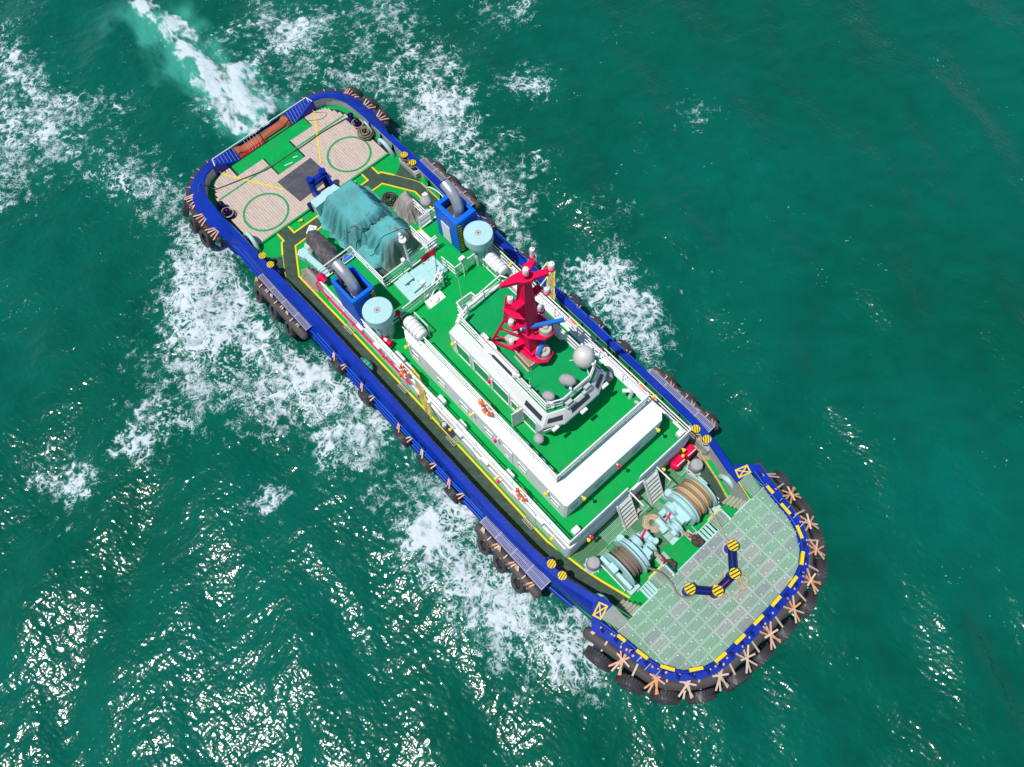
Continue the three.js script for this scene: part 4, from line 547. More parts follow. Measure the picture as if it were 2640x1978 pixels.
// ---- wheelhouse
const WB = [[16.95, 1.93], [23.08, 1.93], [23.42, 1.0], [23.42, -1.0], [23.08, -1.93], [16.95, -1.93], [16.75, -0.9], [16.75, 0.9]];
const WE = [[16.95, 1.95], [23.42, 1.95], [23.92, 1.08], [23.92, -1.04], [23.45, -1.98], [16.95, -1.98], [16.7, -0.95], [16.7, 0.95]];
const WR = [[17.15, 1.52], [23.26, 1.58], [23.58, 0.84], [23.58, -0.84], [23.26, -1.58], [17.15, -1.52], [16.95, -0.7], [16.95, 0.7]];
const wh = M('wheelhouse', [loft([...[[WB, BD + 0.01], [WB, 6.85], [WE, 7.95], [WE, 8.12], [WR, RD - 0.02]].map(([p, y]) => [...p, p[0]].map(([x, z]) => V(x, y, z)))]), sheet(WR, RD - 0.03)], mWhite, tug);
{
  M('wheelhouse_roof', prism(WR.map(([x, z]) => [20.2 + (x - 20.2) * 0.985, z * 0.96]), RD - 0.03, RD + 0.012), mGreenB, wh);
  for (const [a, b] of [[[21.4, 0.5], [22.9, 0.3]], [[17.3, -0.6], [19.0, 0.6]], [[19.4, -1.4], [20.6, -1.2]]]) M('deck_seam', band([a, b], 0.02, RD + 0.018), mGreenLine, wh);
  // sloping sky windows in the roof shoulders
  const sky = (a, b, t0, t1, k0 = 0.3, k1 = 0.66) => { const A = V(WE[a][0], 8.12, WE[a][1]), B = V(WE[b][0], 8.12, WE[b][1]), C = V(WR[a][0], RD - 0.02, WR[a][1]), D = V(WR[b][0], RD - 0.02, WR[b][1]); const q = (t, k) => A.clone().lerp(B, t).lerp(C.clone().lerp(D, t), k); const n = B.clone().sub(A).cross(C.clone().sub(A)).normalize(); if (n.y < 0) n.negate(); const P = [q(t0, k0), q(t1, k0), q(t1, k1), q(t0, k1)].map((p) => p.addScaledVector(n, -0.02)), T = P.map((p) => p.clone().addScaledVector(n, 0.055)); M('sky_window', loft([[P[0], P[1], P[2], P[3], P[0]], [T[0], T[1], T[2], T[3], T[0]]].map((r) => r.map((p) => p.clone()))), mGlassDark, wh); M('sky_window', loft([[T[0], T[1]], [T[3], T[2]]]), mGlassDark, wh); };
  sky(0, 1, 0.8, 0.97); sky(1, 2, 0.14, 0.9); sky(2, 3, 0.22, 0.78); sky(3, 4, 0.1, 0.86); sky(4, 5, 0.03, 0.2);
  // side windows: in the leaning upper walls
  const lean = (y) => y < 6.85 ? 1.935 : 1.93 + 0.01;
  both((s) => {
    const big = { fw: 0.06, r: 0.14 };
    for (const [x, w] of [[17.9, 1.0], [19.2, 1.15], [20.55, 1.2]]) windowAt(x, 7.12, s * lean(7.12), w, 1.36, s > 0 ? 0 : Math.PI, 0.0, wh, big);
    windowAt(21.55, 7.2, s * 1.965, 0.5, 1.0, s > 0 ? 0 : Math.PI, 0, wh, { fw: 0.06, r: 0.05 });
    windowAt(22.55, 7.12, s * lean(7.12), 0.95, 1.36, s > 0 ? 0 : Math.PI, 0, wh, big);
    M('wheelhouse_door', rbox(0.72, 1.75, 0.06, 21.6, BD + 0.95, s * 1.94, 0.02), mWhite, wh);
    M('open_door', rbox(0.6, 1.6, 0.05, 22.02, BD + 1.0, s * 2.25, 0.02, 1.4), mWhite, wh);
    for (const [x, r] of [[17.45, 0], [20.05, 1], [22.0, 0]]) wallLamp(x, 7.85, s * 1.98, s > 0 ? -Math.PI / 2 : Math.PI / 2, wh, r);
  });
  for (const [a, b] of [[1, 2], [2, 3], [3, 4]]) {          // front windows lean outwards
    const m = V((WB[a][0] + WB[b][0]) / 2, 0, (WB[a][1] + WB[b][1]) / 2), e = V((WE[a][0] + WE[b][0]) / 2, 0, (WE[a][1] + WE[b][1]) / 2), p = m.clone().lerp(e, 0.5), L = Math.hypot(WB[a][0] - WB[b][0], WB[a][1] - WB[b][1]), d = e.clone().sub(m), ang = Math.atan2(WB[a][0] - WB[b][0], WB[a][1] - WB[b][1]);
    windowAt(p.x, 7.4, p.z, L * 0.82, 0.9, Math.atan2(-(WB[b][1] - WB[a][1]), (WB[b][0] - WB[a][0])) , Math.atan2(d.length(), 1.1), wh, { fw: 0.05, r: 0.08 });
    const q = e.clone().addScaledVector(d.clone().normalize(), 0.12); M('wiper_box', rbox(0.16, 0.14, 0.36, 0, 0, 0, 0.02), mWhite, wh).position.set(q.x, 8.0, q.z);
  }
}
railing([[17.25, 0.95], [17.35, 1.42], [18.4, 1.45], [23.1, 1.48], [23.42, 0.8], [23.42, -0.8], [23.1, -1.48], [18.6, -1.45]], RD, 0.85, wh, { step: 1.2, bars: [1, 0.62, 0.25] });
railing([[17.1, 0.8], [17.0, -1.3], [17.3, -1.45]], RD, 0.85, wh, { bars: [1, 0.5] });
railing([[16.15, 0.75], [16.2, -0.1], [17.0, -0.2]], 7.6, 0.85, wh, { bars: [1, 0.6, 0.2], step: 0.9 });
railing([[16.15, 0.75], [17.1, 0.9]], 7.6, 0.85, wh, { bars: [1, 0.6, 0.2], step: 0.9 });
M('roof_stair', [...[0, 1, 2, 3, 4, 5].map((k) => box(0.2, 0.04, 0.6, 15.9 + k * 0.2, BD + 0.4 + k * 0.38, 0.35)), bbar(V(15.75, BD, 0.05), V(17.0, RD - 0.1, 0.05), 0.04, 0.12), bbar(V(15.75, BD, 0.66), V(17.0, RD - 0.1, 0.66), 0.04, 0.12)], mWhite, wh);
M('aft_rim', tube(Array.from({ length: 9 }, (_, i) => { const t = i / 8 * 2 - 1; return V(17.15 - 0.35 * (1 - t * t) + 0.0, RD - 0.02, -t * 1.55); }), 0.12, 24, 8), mWhite, wh);
for (const [x, z, h] of [[17.0, 0.95, 3.6], [19.05, -1.85, 2.6], [18.0, -2.2, 2.8], [21.9, 1.35, 1.3], [19.0, 1.45, 1.6], [16.8, -2.4, 2.6]]) M('whip_aerial', [cyl(0.022, 0.012, h, x, RD - (Math.abs(z) > 1.6 ? 2 : 0), z, 5), cyl(0.04, 0.04, 0.3, x, RD - (Math.abs(z) > 1.6 ? 2 : 0), z, 6)], mWhite, wh);
for (const [x, z] of [[21.4, 1.52], [22.1, 1.52], [23.36, 0.3], [23.2, -1.2], [22.2, -1.5]]) M('rail_lamp', [cyl(0.03, 0.03, 0.22, x, RD + 0.85, z, 6), ball(0.075, x, RD + 1.1, z, 10)], mWhite, wh);
both((s) => M('horn_box', [rbox(0.3, 0.22, 0.34, 23.5, RD + 0.3, s * 0.55, 0.03), rbox(0.16, 0.16, 0.5, 23.62, RD + 0.05, s * 0.5, 0.02)], mGalv, wh));

// ---- mast
{
  const m = G('mast', tug), Y = RD, put = (n, g) => M(n, g, mRed, m);
  const quad = (a, b, wa, wb, n = 4) => { const g = bar(a, b, wa, n, wb); return boxUV(g.toNonIndexed ? g : g); };
  put('trunk', loft([[Y, 20.15, 20.95, 0.34], [11, 20.05, 20.72, 0.33], [12.6, 20.0, 20.58, 0.3], [13.6, 20.0, 20.5, 0.24], [14.7, 20.02, 20.42, 0.17]].map(([y, a, b, w]) => [V(a, y, w), V(b, y, w), V(b, y, -w), V(a, y, -w)]), true));
  // main yoke and top arms
  put('yoke', [prism([[19.8, 0.89], [19.92, 0.92], [20.22, 0.32], [20.4, 0.16], [20.54, -0.1], [20.52, -0.24], [20.74, -0.8], [20.52, -0.92], [20.26, -0.38], [20.16, -0.34], [19.96, -0.84], [19.8, -0.76], [19.78, -0.32], [19.92, -0.14], [19.82, 0.32]], 14.62, 14.84, [], 0.03)]);
  put('upper_platform', prism([[19.85, 0.5], [19.85, -0.55], [20.3, -0.8], [21.0, -0.86], [21.36, -0.55], [21.3, -0.1], [20.8, 0.35]], 10.82, 10.94, [], 0.02));
  put('lower_platform', prism([[20.0, 0.55], [20.0, -0.5], [20.8, -0.6], [21.5, -0.48], [21.64, 0.0], [21.4, 0.36], [20.8, 0.55]], 9.3, 9.42, [], 0.02));
  put('middle_platform', prism([[19.6, 0.7], [19.65, -0.5], [20.5, -0.55], [20.6, 0.4], [20.2, 0.72]], 12.35, 12.45, [], 0.02));
  both((s) => {
    for (const [x, y, x1, z1] of [[20.35, 13.38, 20.35, 0.72], [20.4, 11.45, 20.15, 0.75], [20.4, 9.92, 20.2, 0.85]]) put('shoulder_plate', bbar(V(x, y, s * 0.1), V(x1, y + 0.06, s * z1), 0.3, 0.14));
    // raked side leg with rungs
    put('side_leg', [bbar(V(18.95, Y, s * 0.98), V(19.9, 12.6, s * 0.42), 0.12, 0.12), bbar(V(18.95, Y + 0.1, s * 0.98), V(20.4, Y + 0.25, s * 0.45), 0.1, 0.14), ...[0.18, 0.4, 0.62, 0.8].map((t) => bbar(V(18.95 + 0.95 * t, Y + 3.85 * t, s * (0.98 - 0.56 * t)), V(20.4, Y + 3.75 * t + 0.1, s * 0.25), 0.07, 0.07))]);
    { const g = new THREE.ExtrudeGeometry(poly([[0, 0], [0.85, 0], [0.5, 2.1], [0.2, 2.1]], [[[0.2, 0.25], [0.65, 0.25], [0.6, 0.5], [0.24, 0.5]], [[0.25, 0.8], [0.55, 0.8], [0.5, 1.05], [0.28, 1.05]], [[0.28, 1.35], [0.45, 1.35], [0.42, 1.6], [0.3, 1.6]]]), { depth: 0.05, bevelEnabled: false }); put('wing_plate', boxUV(g.rotateY(s * 0.35).translate(19.5, 11.3, s * 0.62))); }
  });
  put('fin', loft([[V(20.35, 12.2, 0.3), V(20.35, 12.2, -0.3)], [V(20.7, 11.0, 0.34), V(20.7, 11.0, -0.34)], [V(20.95, 9.4, 0.4), V(20.95, 9.4, -0.4)], [V(21.0, Y, 0.42), V(21.0, Y, -0.42)]]));
  put('base_box', rbox(0.9, 0.9, 0.8, 20.6, Y + 0.45, 0, 0.05));
  // lamps with their red trays
  for (const [x, y, z, big] of [[20.25, 15.1, -0.05, 1], [19.75, 14.85, -0.84, 0.7], [20.68, 14.95, -0.98, 1.05], [20.72, 13.5, -0.72, 1], [20.05, 13.5, 0.62, 1], [20.05, 11.6, 0.66, 1], [20.12, 10.05, 0.76, 0.95], [20.42, 11.6, -0.72, 1], [20.62, 12.3, -0.42, 0.8]]) {
    M('navigation_light', [cyl(0.125 * big, 0.125 * big, 0.16, x, y + 0.02, z, 14), cyl(0.135 * big, 0.11 * big, 0.12, x, y + 0.18, z, 14), cyl(0.08 * big, 0.03, 0.06, x, y + 0.3, z, 10)], mWhite, m);
    put('light_tray', cyl(0.17 * big, 0.17 * big, 0.06, x, y - 0.05, z, 14));
  }
  M('top_light', [cyl(0.1, 0.1, 0.26, 19.75, 15.1, -0.84, 12), cyl(0.015, 0.01, 0.45, 19.75, 15.36, -0.84, 5)], mWhite, m);
  // radar platforms and scanners
  put('radar_platform', [bbar(V(20.4, 10.85, 0), V(21.05, 10.9, -0.35), 0.5, 0.16), cyl(0.36, 0.36, 0.1, 21.0, 10.85, -0.42, 20)]);
  put('radar_platform', [bbar(V(20.6, 9.3, 0), V(21.25, 9.35, -0.05), 0.7, 0.16), cyl(0.4, 0.4, 0.1, 21.2, 9.35, -0.12, 20)]);
  M('radar_pedestal', [cyl(0.3, 0.27, 0.28, 21.0, 10.95, -0.42, 18), cyl(0.13, 0.1, 0.12, 21.0, 11.23, -0.42, 12)], mBeige, m);
  M('radar_pedestal', [cyl(0.33, 0.3, 0.3, 21.2, 9.45, -0.12, 18), cyl(0.14, 0.1, 0.14, 21.2, 9.75, -0.12, 12)], mBeige, m);
  M('radar_scanner', bbar(V(20.42, 11.42, 0.46), V(21.36, 11.42, -1.2), 0.15, 0.16), mScanner, m);
  M('radar_scanner', bbar(V(21.27, 9.98, 0.32), V(20.72, 9.98, -0.98), 0.15, 0.16), mScanner, m);
  M('scanner_cap', [[20.42, 11.42, 0.46], [21.36, 11.42, -1.2]].map(([x, y, z]) => box(0.06, 0.165, 0.155, x, y, z, 1.05)), mWhite, m);
  M('cable_run', [tube([V(20.8, 9.6, 0.1), V(20.65, 10.6, 0.12), V(20.55, 11.8, 0.1), V(20.45, 13.2, 0.05)], 0.04, 20, 6), tube([V(20.3, 11.2, -0.3), V(20.8, 11.05, 0.1), V(20.9, 11.0, -0.2)], 0.03, 14, 5)], mBlack, m);
  M('signal_box', [rbox(0.5, 0.35, 0.6, 19.85, 9.7, 0.45, 0.05)], mGalv, m);
  M('speaker', [rbox(0.45, 0.3, 0.5, 19.7, 13.2, -0.2, 0.06)], mWhite, m);
}
// boxes on the wheelhouse roof
both((s) => {
  const o = M('long_pod', new THREE.CapsuleGeometry(0.23, 1.3, 6, 14).rotateZ(Math.PI / 2).scale(1, 1.2, 0.9).translate(20.35, RD + 0.45, s * 1.4), mWhite, wh);
  M('pod_window', new THREE.CapsuleGeometry(0.13, 1.15, 4, 12).rotateZ(Math.PI / 2).scale(1, 1, 0.35).rotateX(-s * 0.85).translate(20.35, RD + 0.6, s * 1.53), mGlassDark, wh);
  M('oval_plate', new THREE.CylinderGeometry(0.3, 0.3, 0.1, 22).scale(1.3, 1, 0.8).rotateX(s * 0.25).translate(19.3, RD + 0.45, s * 1.35), mWhite, wh);
  M('equipment_box', rbox(0.4, 0.5, 0.35, 18.75, RD + 0.3, s * 1.25, 0.04), mWhite, wh);
});
tag(M('locker', [rbox(0.95, 0.5, 0.62, 20.72, RD + 0.27, 0.36, 0.03, -0.05)], mBrown, wh), 'brown locker at the mast foot');
M('locker_frame', [box(1.0, 0.06, 0.05, 20.72, RD + 0.5, 0.7, -0.05), box(0.05, 0.5, 0.64, 21.22, RD + 0.27, 0.34, -0.05), box(1.02, 0.08, 0.06, 20.72, RD + 0.06, 0.76, -0.05)], mBeige, wh);
// forward deck boxes on tier 1, vents, cowls
for (const [x, y, z] of [[27.2, AD, 3.35], [27.2, AD, -3.75]]) M('vent_box', [rbox(0.3, 0.36, 0.42, x, y + 0.34, z, 0.06), cyl(0.08, 0.08, 0.2, x, y, z, 10)], mWhite, house);
for (const [x, z] of [[17.9, 3.78], [14.6, 3.82], [15.45, 3.85], [19.6, 3.88], [23.1, 3.85]]) M('vent_box', [x < 16 ? rbox(0.75, 0.5, 0.3, x, AD + 0.35, z, 0.1) : rbox(0.5, 0.4, 0.34, x, AD + 0.35, z, 0.05), cyl(0.06, 0.06, 0.2, x, AD, z, 8)], mWhite, house);
M('cowl', [tube([V(24.6, BD, -2.6), V(24.6, BD + 0.6, -2.6), V(24.5, BD + 0.85, -2.5), V(24.3, BD + 0.8, -2.3)], 0.1, 14, 10)], mWhite, house2);
M('cowl', [tube([V(22.0, BD, -2.6), V(22.0, BD + 0.7, -2.6), V(21.9, BD + 0.95, -2.5), V(21.7, BD + 0.85, -2.35)], 0.13, 14, 10)], mWhite, house2);
M('cowl', [tube([V(25.15, BD, -2.5), V(25.15, BD + 0.5, -2.5), V(25.05, BD + 0.65, -2.4)], 0.07, 10, 8)], mWhite, house2);
for (const x of [23.15, 23.75, 24.25, 24.75]) M('rail_fitting', [rbox(0.22, 0.3, 0.2, x, BD + 0.5, 2.72, 0.03)], mWhite, house2);
for (const [x, z] of [[23.37, 2.15], [23.3, -2.35]]) M('covered_light', [new THREE.SphereGeometry(0.26, 16, 10).scale(1, 0.8, 0.9).translate(x, BD + 0.75, z), cyl(0.1, 0.08, 0.5, x, BD, z, 10)], mCanvasGrey, house2);
// port side: stair to the boat deck, landing
{
  const st = M('side_stair', [bbar(V(7.35, DK, -2.95), V(9.1, AD, -2.95), 0.05, 0.2), bbar(V(7.35, DK, -3.7), V(9.1, AD, -3.7), 0.05, 0.2)], mWhite, tug);
  for (let k = 0; k < 8; k++) M('stair_tread', box(0.22, 0.03, 0.72, 7.5 + k * 0.2, DK + 0.28 + k * 0.27, -3.32), mGalv, st);
  railing([[7.35, -2.95], [9.0, -2.95]], DK + 1.9, 0.9, st, { step: 0.8 });
  M('stair_side', loft([[V(7.4, DK + 0.1, -2.92), V(7.4, DK + 1.2, -2.92)], [V(9.0, AD - 0.2, -2.92), V(9.0, AD + 0.9, -2.92)]]), mWhite, st);
  const ld = M('stair_landing', box(1.5, 0.05, 0.62, 9.75, AD + 0.03, -1.82), mWhite, tug);
  railing([[9.05, -1.5], [10.5, -1.5], [10.5, -2.1]], AD + 0.05, 0.95, ld, { step: 0.7 }); M('yellow_edge', box(0.1, 0.06, 0.62, 9.02, AD + 0.04, -1.82), mYellow, ld);
}
// forward stairs from the boat deck down to the winch deck, gangway boards
for (const z of [-1.25, 0.6]) { const t = M('forward_stair', [bbar(V(27.65, AD - 0.1, z - 0.42), V(28.6, DK, z - 0.42), 0.04, 0.16), bbar(V(27.65, AD - 0.1, z + 0.42), V(28.6, DK, z + 0.42), 0.04, 0.16)], mWhite, tug); for (let k = 0; k < 7; k++) M('stair_tread', box(0.17, 0.04, 0.8, 27.74 + k * 0.125, AD - 0.35 - k * 0.3, z), mGalv, t); railing([[27.6, z - 0.46], [28.5, z - 0.46]], AD - 0.7, 0.9, t, { bars: [1], step: 0.9 }); }
M('drain_board', bbar(V(28.4, DK + 0.55, 1.1), V(28.3, DK + 0.55, -0.15), 0.16, 0.06), mBeige, tug);
M('drain_board', bbar(V(28.35, DK + 0.55, -0.9), V(28.35, DK + 0.55, -1.4), 0.2, 0.06), mBeige, tug);
// towing pins and guide beam aft
{
  const p = G('towing_pins', tug);
  for (const z of [0.2, -0.74]) M('pin', [cyl(0.2, 0.17, 1.35, 1.05, DK, z, 20), cyl(0.2, 0.2, 0.12, 1.05, DK + 1.32, z, 20)], mNavy, p);
  for (const z of [0.2, -0.74]) M('pin_cap', cyl(0.22, 0.22, 0.05, 1.05, DK + 1.44, z, 20), mHull, p);
  M('pin_bridge', [bar(V(1.05, DK + 1.2, 0.2), V(1.05, DK + 1.2, -0.74), 0.14, 12), bar(V(1.05, DK + 1.2, 0.02), V(1.05, DK + 1.2, -0.56), 0.17, 12)], mHull, p);
  M('pin_frame', [...[0.3, -0.84].map((z) => { const g = new THREE.ExtrudeGeometry(poly([[0, 0], [1.0, 0], [1.0, 0.45], [0.25, 1.3], [0, 1.3]]), { depth: 0.16, bevelEnabled: false }); return boxUV(g.translate(0.95, DK, z - 0.08)); }), box(0.1, 0.55, 1.1, 1.75, DK + 0.3, -0.27), box(0.12, 0.25, 1.0, 1.25, DK + 1.1, -0.27)], mHull, p);
  M('name_bar', box(0.05, 0.1, 0.62, 1.66, DK + 0.58, -0.27), mWhite, p);
  M('guide_beam', [prism([[2.0, 1.0], [2.62, 1.02], [2.5, -0.95], [1.95, -0.82]], DK, DK + 1.0, [], 0.03)], mAqua, p);
  M('guide_beam_base', prism([[1.62, 1.15], [2.0, 1.15], [1.95, -1.05], [1.62, -1.05]], DK, DK + 0.5), mNavy, p);
}
// bollards: posts with striped caps on the bulwark, low posts at the stern, staples
both((s) => {
  for (const [x0, x1, z, y] of [[3.2, 4.02, 5.3, 2.62], [27.4, 28.15, 5.06, 2.91]]) {
    const b = G('bollard', tug); tag(b, (s > 0 ? 'starboard' : 'port') + (x0 < 9 ? ' aft' : ' forward') + ' bollard with two striped caps');
    M('base', [rbox(x1 - x0 + 0.9, y - DK - 0.55, 0.5, (x0 + x1) / 2, DK + (y - DK - 0.55) / 2, s * (z + 0.02), 0.05), rbox(x1 - x0 + 0.75, 0.12, 0.46, (x0 + x1) / 2, y - 0.55, s * (z + 0.02), 0.04)], s > 0 ? mHull : mGrey, b);
    for (const x of [x0, x1]) {
      M('post', cyl(0.16, 0.15, 0.6, x, y - 0.6, s * z, 18), mNavy, b);
      M('cap', cyl(0.215, 0.215, 0.045, x, y - 0.02, s * z, 24), mYellow, b);
      for (const q of [-0.12, 0, 0.12]) { const L = 2 * Math.sqrt(0.21 * 0.21 - q * q) - 0.01; M('stripe', box(0.04, 0.008, L).rotateY(s > 0 ? 0.25 : 0.82).translate(x + q * Math.cos(s > 0 ? 0.25 : 0.82), y + 0.029, s * z - q * Math.sin(s > 0 ? 0.25 : 0.82)), mBlack, b); }
    }
  }
  const b = G('stern_bollard', tug);
  for (const x of [-2.06, -1.37]) { M('post', [cyl(0.19, 0.17, 0.5, x, DK, s * 4.99, 18), cyl(0.2, 0.2, 0.06, x, DK + 0.44, s * 4.99, 18)], mNavy, b); M('mark', band(ring(x, s * 4.99, 0.05, 12), 0.03, DK + 0.506, true), mat(0.3, 0.01, 0.2, 0.6), b); }
  M('base', rbox(1.4, 0.06, 0.5, -1.7, DK + 0.03, s * 4.99, 0.02), mNavy, b);
  for (const [x, r, z] of [[1.38, 0.66, 5.16], [30.3, 0.42, 4.45], [-0.6, 0.4, 5.3]]) { if (x === -0.6 && s > 0) continue; M('staple', tube(Array.from({ length: 11 }, (_, i) => { const a = i / 10 * Math.PI; return V(x - Math.cos(a) * r, (x > 29 ? DK + 0.25 : DK) + Math.sin(a) * (x > 29 ? 0.75 : 0.8), s * (z - 0.12 * Math.sin(a))); }), x > 29 ? 0.15 : x < 0 ? 0.07 : 0.13, 24, 10), mAqua, tug); }
});
// H-bitt on the bow deck
{
  const b = G('bow_bitt', tug), P = [[32.6, 1.38], [33.5, 0.52], [33.5, -0.62], [32.6, -1.52]];
  P.forEach(([x, z], i) => { M('post', [cyl(0.24, 0.22, 1.0, x, BOW - 0.1, z, 20)], i % 3 ? mNavy : mHull, b); M('cap', cyl(0.25, 0.25, 0.05, x, BOW + 0.9, z, 26), mYellow, b); for (const q of [-0.15, 0, 0.15]) { const L = 2 * Math.sqrt(0.245 * 0.245 - q * q) - 0.01, a = -0.25; M('stripe', box(0.06, 0.008, L).rotateY(a).translate(x + q * Math.cos(a), BOW + 0.954, z - q * Math.sin(a)), mBlack, b); } });
  for (let i = 0; i < 3; i++) M('cross_tube', bar(V(P[i][0], BOW + 0.62, P[i][1]), V(P[i + 1][0], BOW + 0.62, P[i + 1][1]), 0.19, 18), mNavy, b);
  M('red_lettering', Array.from({ length: 5 }, (_, i) => box(0.05, 0.006, 0.075, 33.52, BOW + 0.812, 0.2 - i * 0.1)), mat(0.5, 0.01, 0.06, 0.6), b);
  for (const [x, z] of P) M('foot_ring', cyl(0.31, 0.3, 0.05, x, BOW, z, 20), mGrey, b);
}
// stern gate rail
{
  const gate = G('stern_gate', tug), A = V(-4.42, DK + 0.05, 3.6), B = V(-4.42, DK + 0.05, -3.6), n = 40;
  M('gate_rail', [bar(V(-4.75, DK + 1.0, 3.55), V(-4.75, DK + 1.0, -3.55), 0.03, 6)], mWhite, gate);
  M('gate_foot', [bar(A, B, 0.03, 6)], mDark, gate);
  for (const z0 of [[3.5, 2.0], [-2.0, -3.5], [1.3, 0.2]]) for (let z = z0[0]; z > z0[1]; z -= 0.22) M('gate_bar', bar(V(-4.43, DK + 0.06, z), V(-4.75, DK + 1.0, z), 0.011, 5), mWhite, gate);
  M('gate_post', [bar(V(-4.4, DK, 0.2), V(-4.76, DK + 1.0, 0.2), 0.035, 6)], mDark, gate);
  both((s) => M('gate_hinge', [bar(V(-4.4, DK, s * 3.6), V(-4.72, DK + 1.0, s * 3.6), 0.035, 6), bar(V(-4.3, DK + 0.9, s * 3.72), V(-4.74, DK + 1.0, s * 3.58), 0.03, 6)], mWhite, gate));
}
// lamp mast by the hatch
{
  const l = G('lamp_mast', tug);
  M('pole', [bar(V(10.72, AD, -0.08), V(10.5, AD + 2.6, -0.12), 0.085, 10, 0.06)], mWhite, l);
  M('head', [cyl(0.2, 0.2, 0.05, 10.5, AD + 2.6, -0.12, 16), cyl(0.12, 0.1, 0.16, 10.38, AD + 2.65, -0.14, 12), ball(0.1, 10.3, AD + 2.9, -0.16, 10)], mWhite, l);
  M('rung', [0, 1, 2, 3, 4].map((k) => box(0.03, 0.03, 0.34, 10.66 - k * 0.04, AD + 0.6 + k * 0.22, -0.3)), mWhite, l);
  M('small_light', [cyl(0.13, 0.12, 0.3, 10.6, AD + 0.95, 0.22, 12), box(0.05, 0.05, 0.35, 10.62, AD + 0.9, 0.05)], mWhite, l);
}

// ---------------------------------------------------------------- things on and around the tugboat
// tyres: lathe body with lugs, straps tie them to the hull
let CHAINLINK = null;
const TYRE = {};
function tyreGeo(R, W, lug) {
  const k = R + '_' + W; if (TYRE[k]) return TYRE[k];
  const r = R * 0.52, p = [[r, -W * 0.3], [r + 0.02, -W * 0.42], [R * 0.75, -W * 0.52], [R * 0.93, -W * 0.47], [R * 0.985, -W * 0.36], [R, -W * 0.15], [R, W * 0.15], [R * 0.985, W * 0.36], [R * 0.93, W * 0.47], [R * 0.75, W * 0.52], [r + 0.02, W * 0.42], [r, W * 0.3], [r + 0.03, W * 0.2], [r + 0.05, 0], [r + 0.03, -W * 0.2], [r, -W * 0.3]];
  const body = new THREE.LatheGeometry(p.map(([a, b]) => new THREE.Vector2(a, b)), 40), lugs = [], n = lug ? 26 : 20;
  for (let i = 0; i < n; i++) for (const s of [-1, 1]) lugs.push(new THREE.BoxGeometry(0.05, W * (lug ? 0.4 : 0.3), 2 * Math.PI * R / n * 0.55).rotateX(s * 0.35).translate(R + (lug ? 0.01 : -0.005), s * W * 0.24, 0).rotateY((i + (s > 0 ? 0.5 : 0)) / n * 2 * Math.PI));
  return TYRE[k] = [body, join(lugs)];
}
function tyre(label, group, R, W, x, y, z, nx, nz, tilt = 0, o = {}) {
  const t = thing('tyre_fender', label, 'tyre', group, x, y, z), [b, l] = tyreGeo(R, W, o.lug), n = V(nx, 0, nz).normalize().multiplyScalar(Math.cos(tilt)).setY(Math.sin(tilt));
  const g = G('casing', t); g.quaternion.setFromUnitVectors(V(0, 1, 0), n); g.rotateY(rr(0, 1));
  M('carcass', b, o.m || mRubber, g); M('tread', l, o.m || mRubber, g);
  return t;
}
const STRAPM = [mCream, mCream, mBuff, mPeach, mTape];
function strap(t, a, b, m, w = 0.085) { const o = t.position; M('strap', bbar(a.clone().sub(o), b.clone().sub(o), w, 0.03), m || STRAPM[rnd() * 5 | 0], t); }
const ORD = ['first', 'second', 'third', 'fourth', 'fifth', 'sixth', 'seventh', 'eighth', 'ninth', 'tenth', 'eleventh', 'twelfth'];
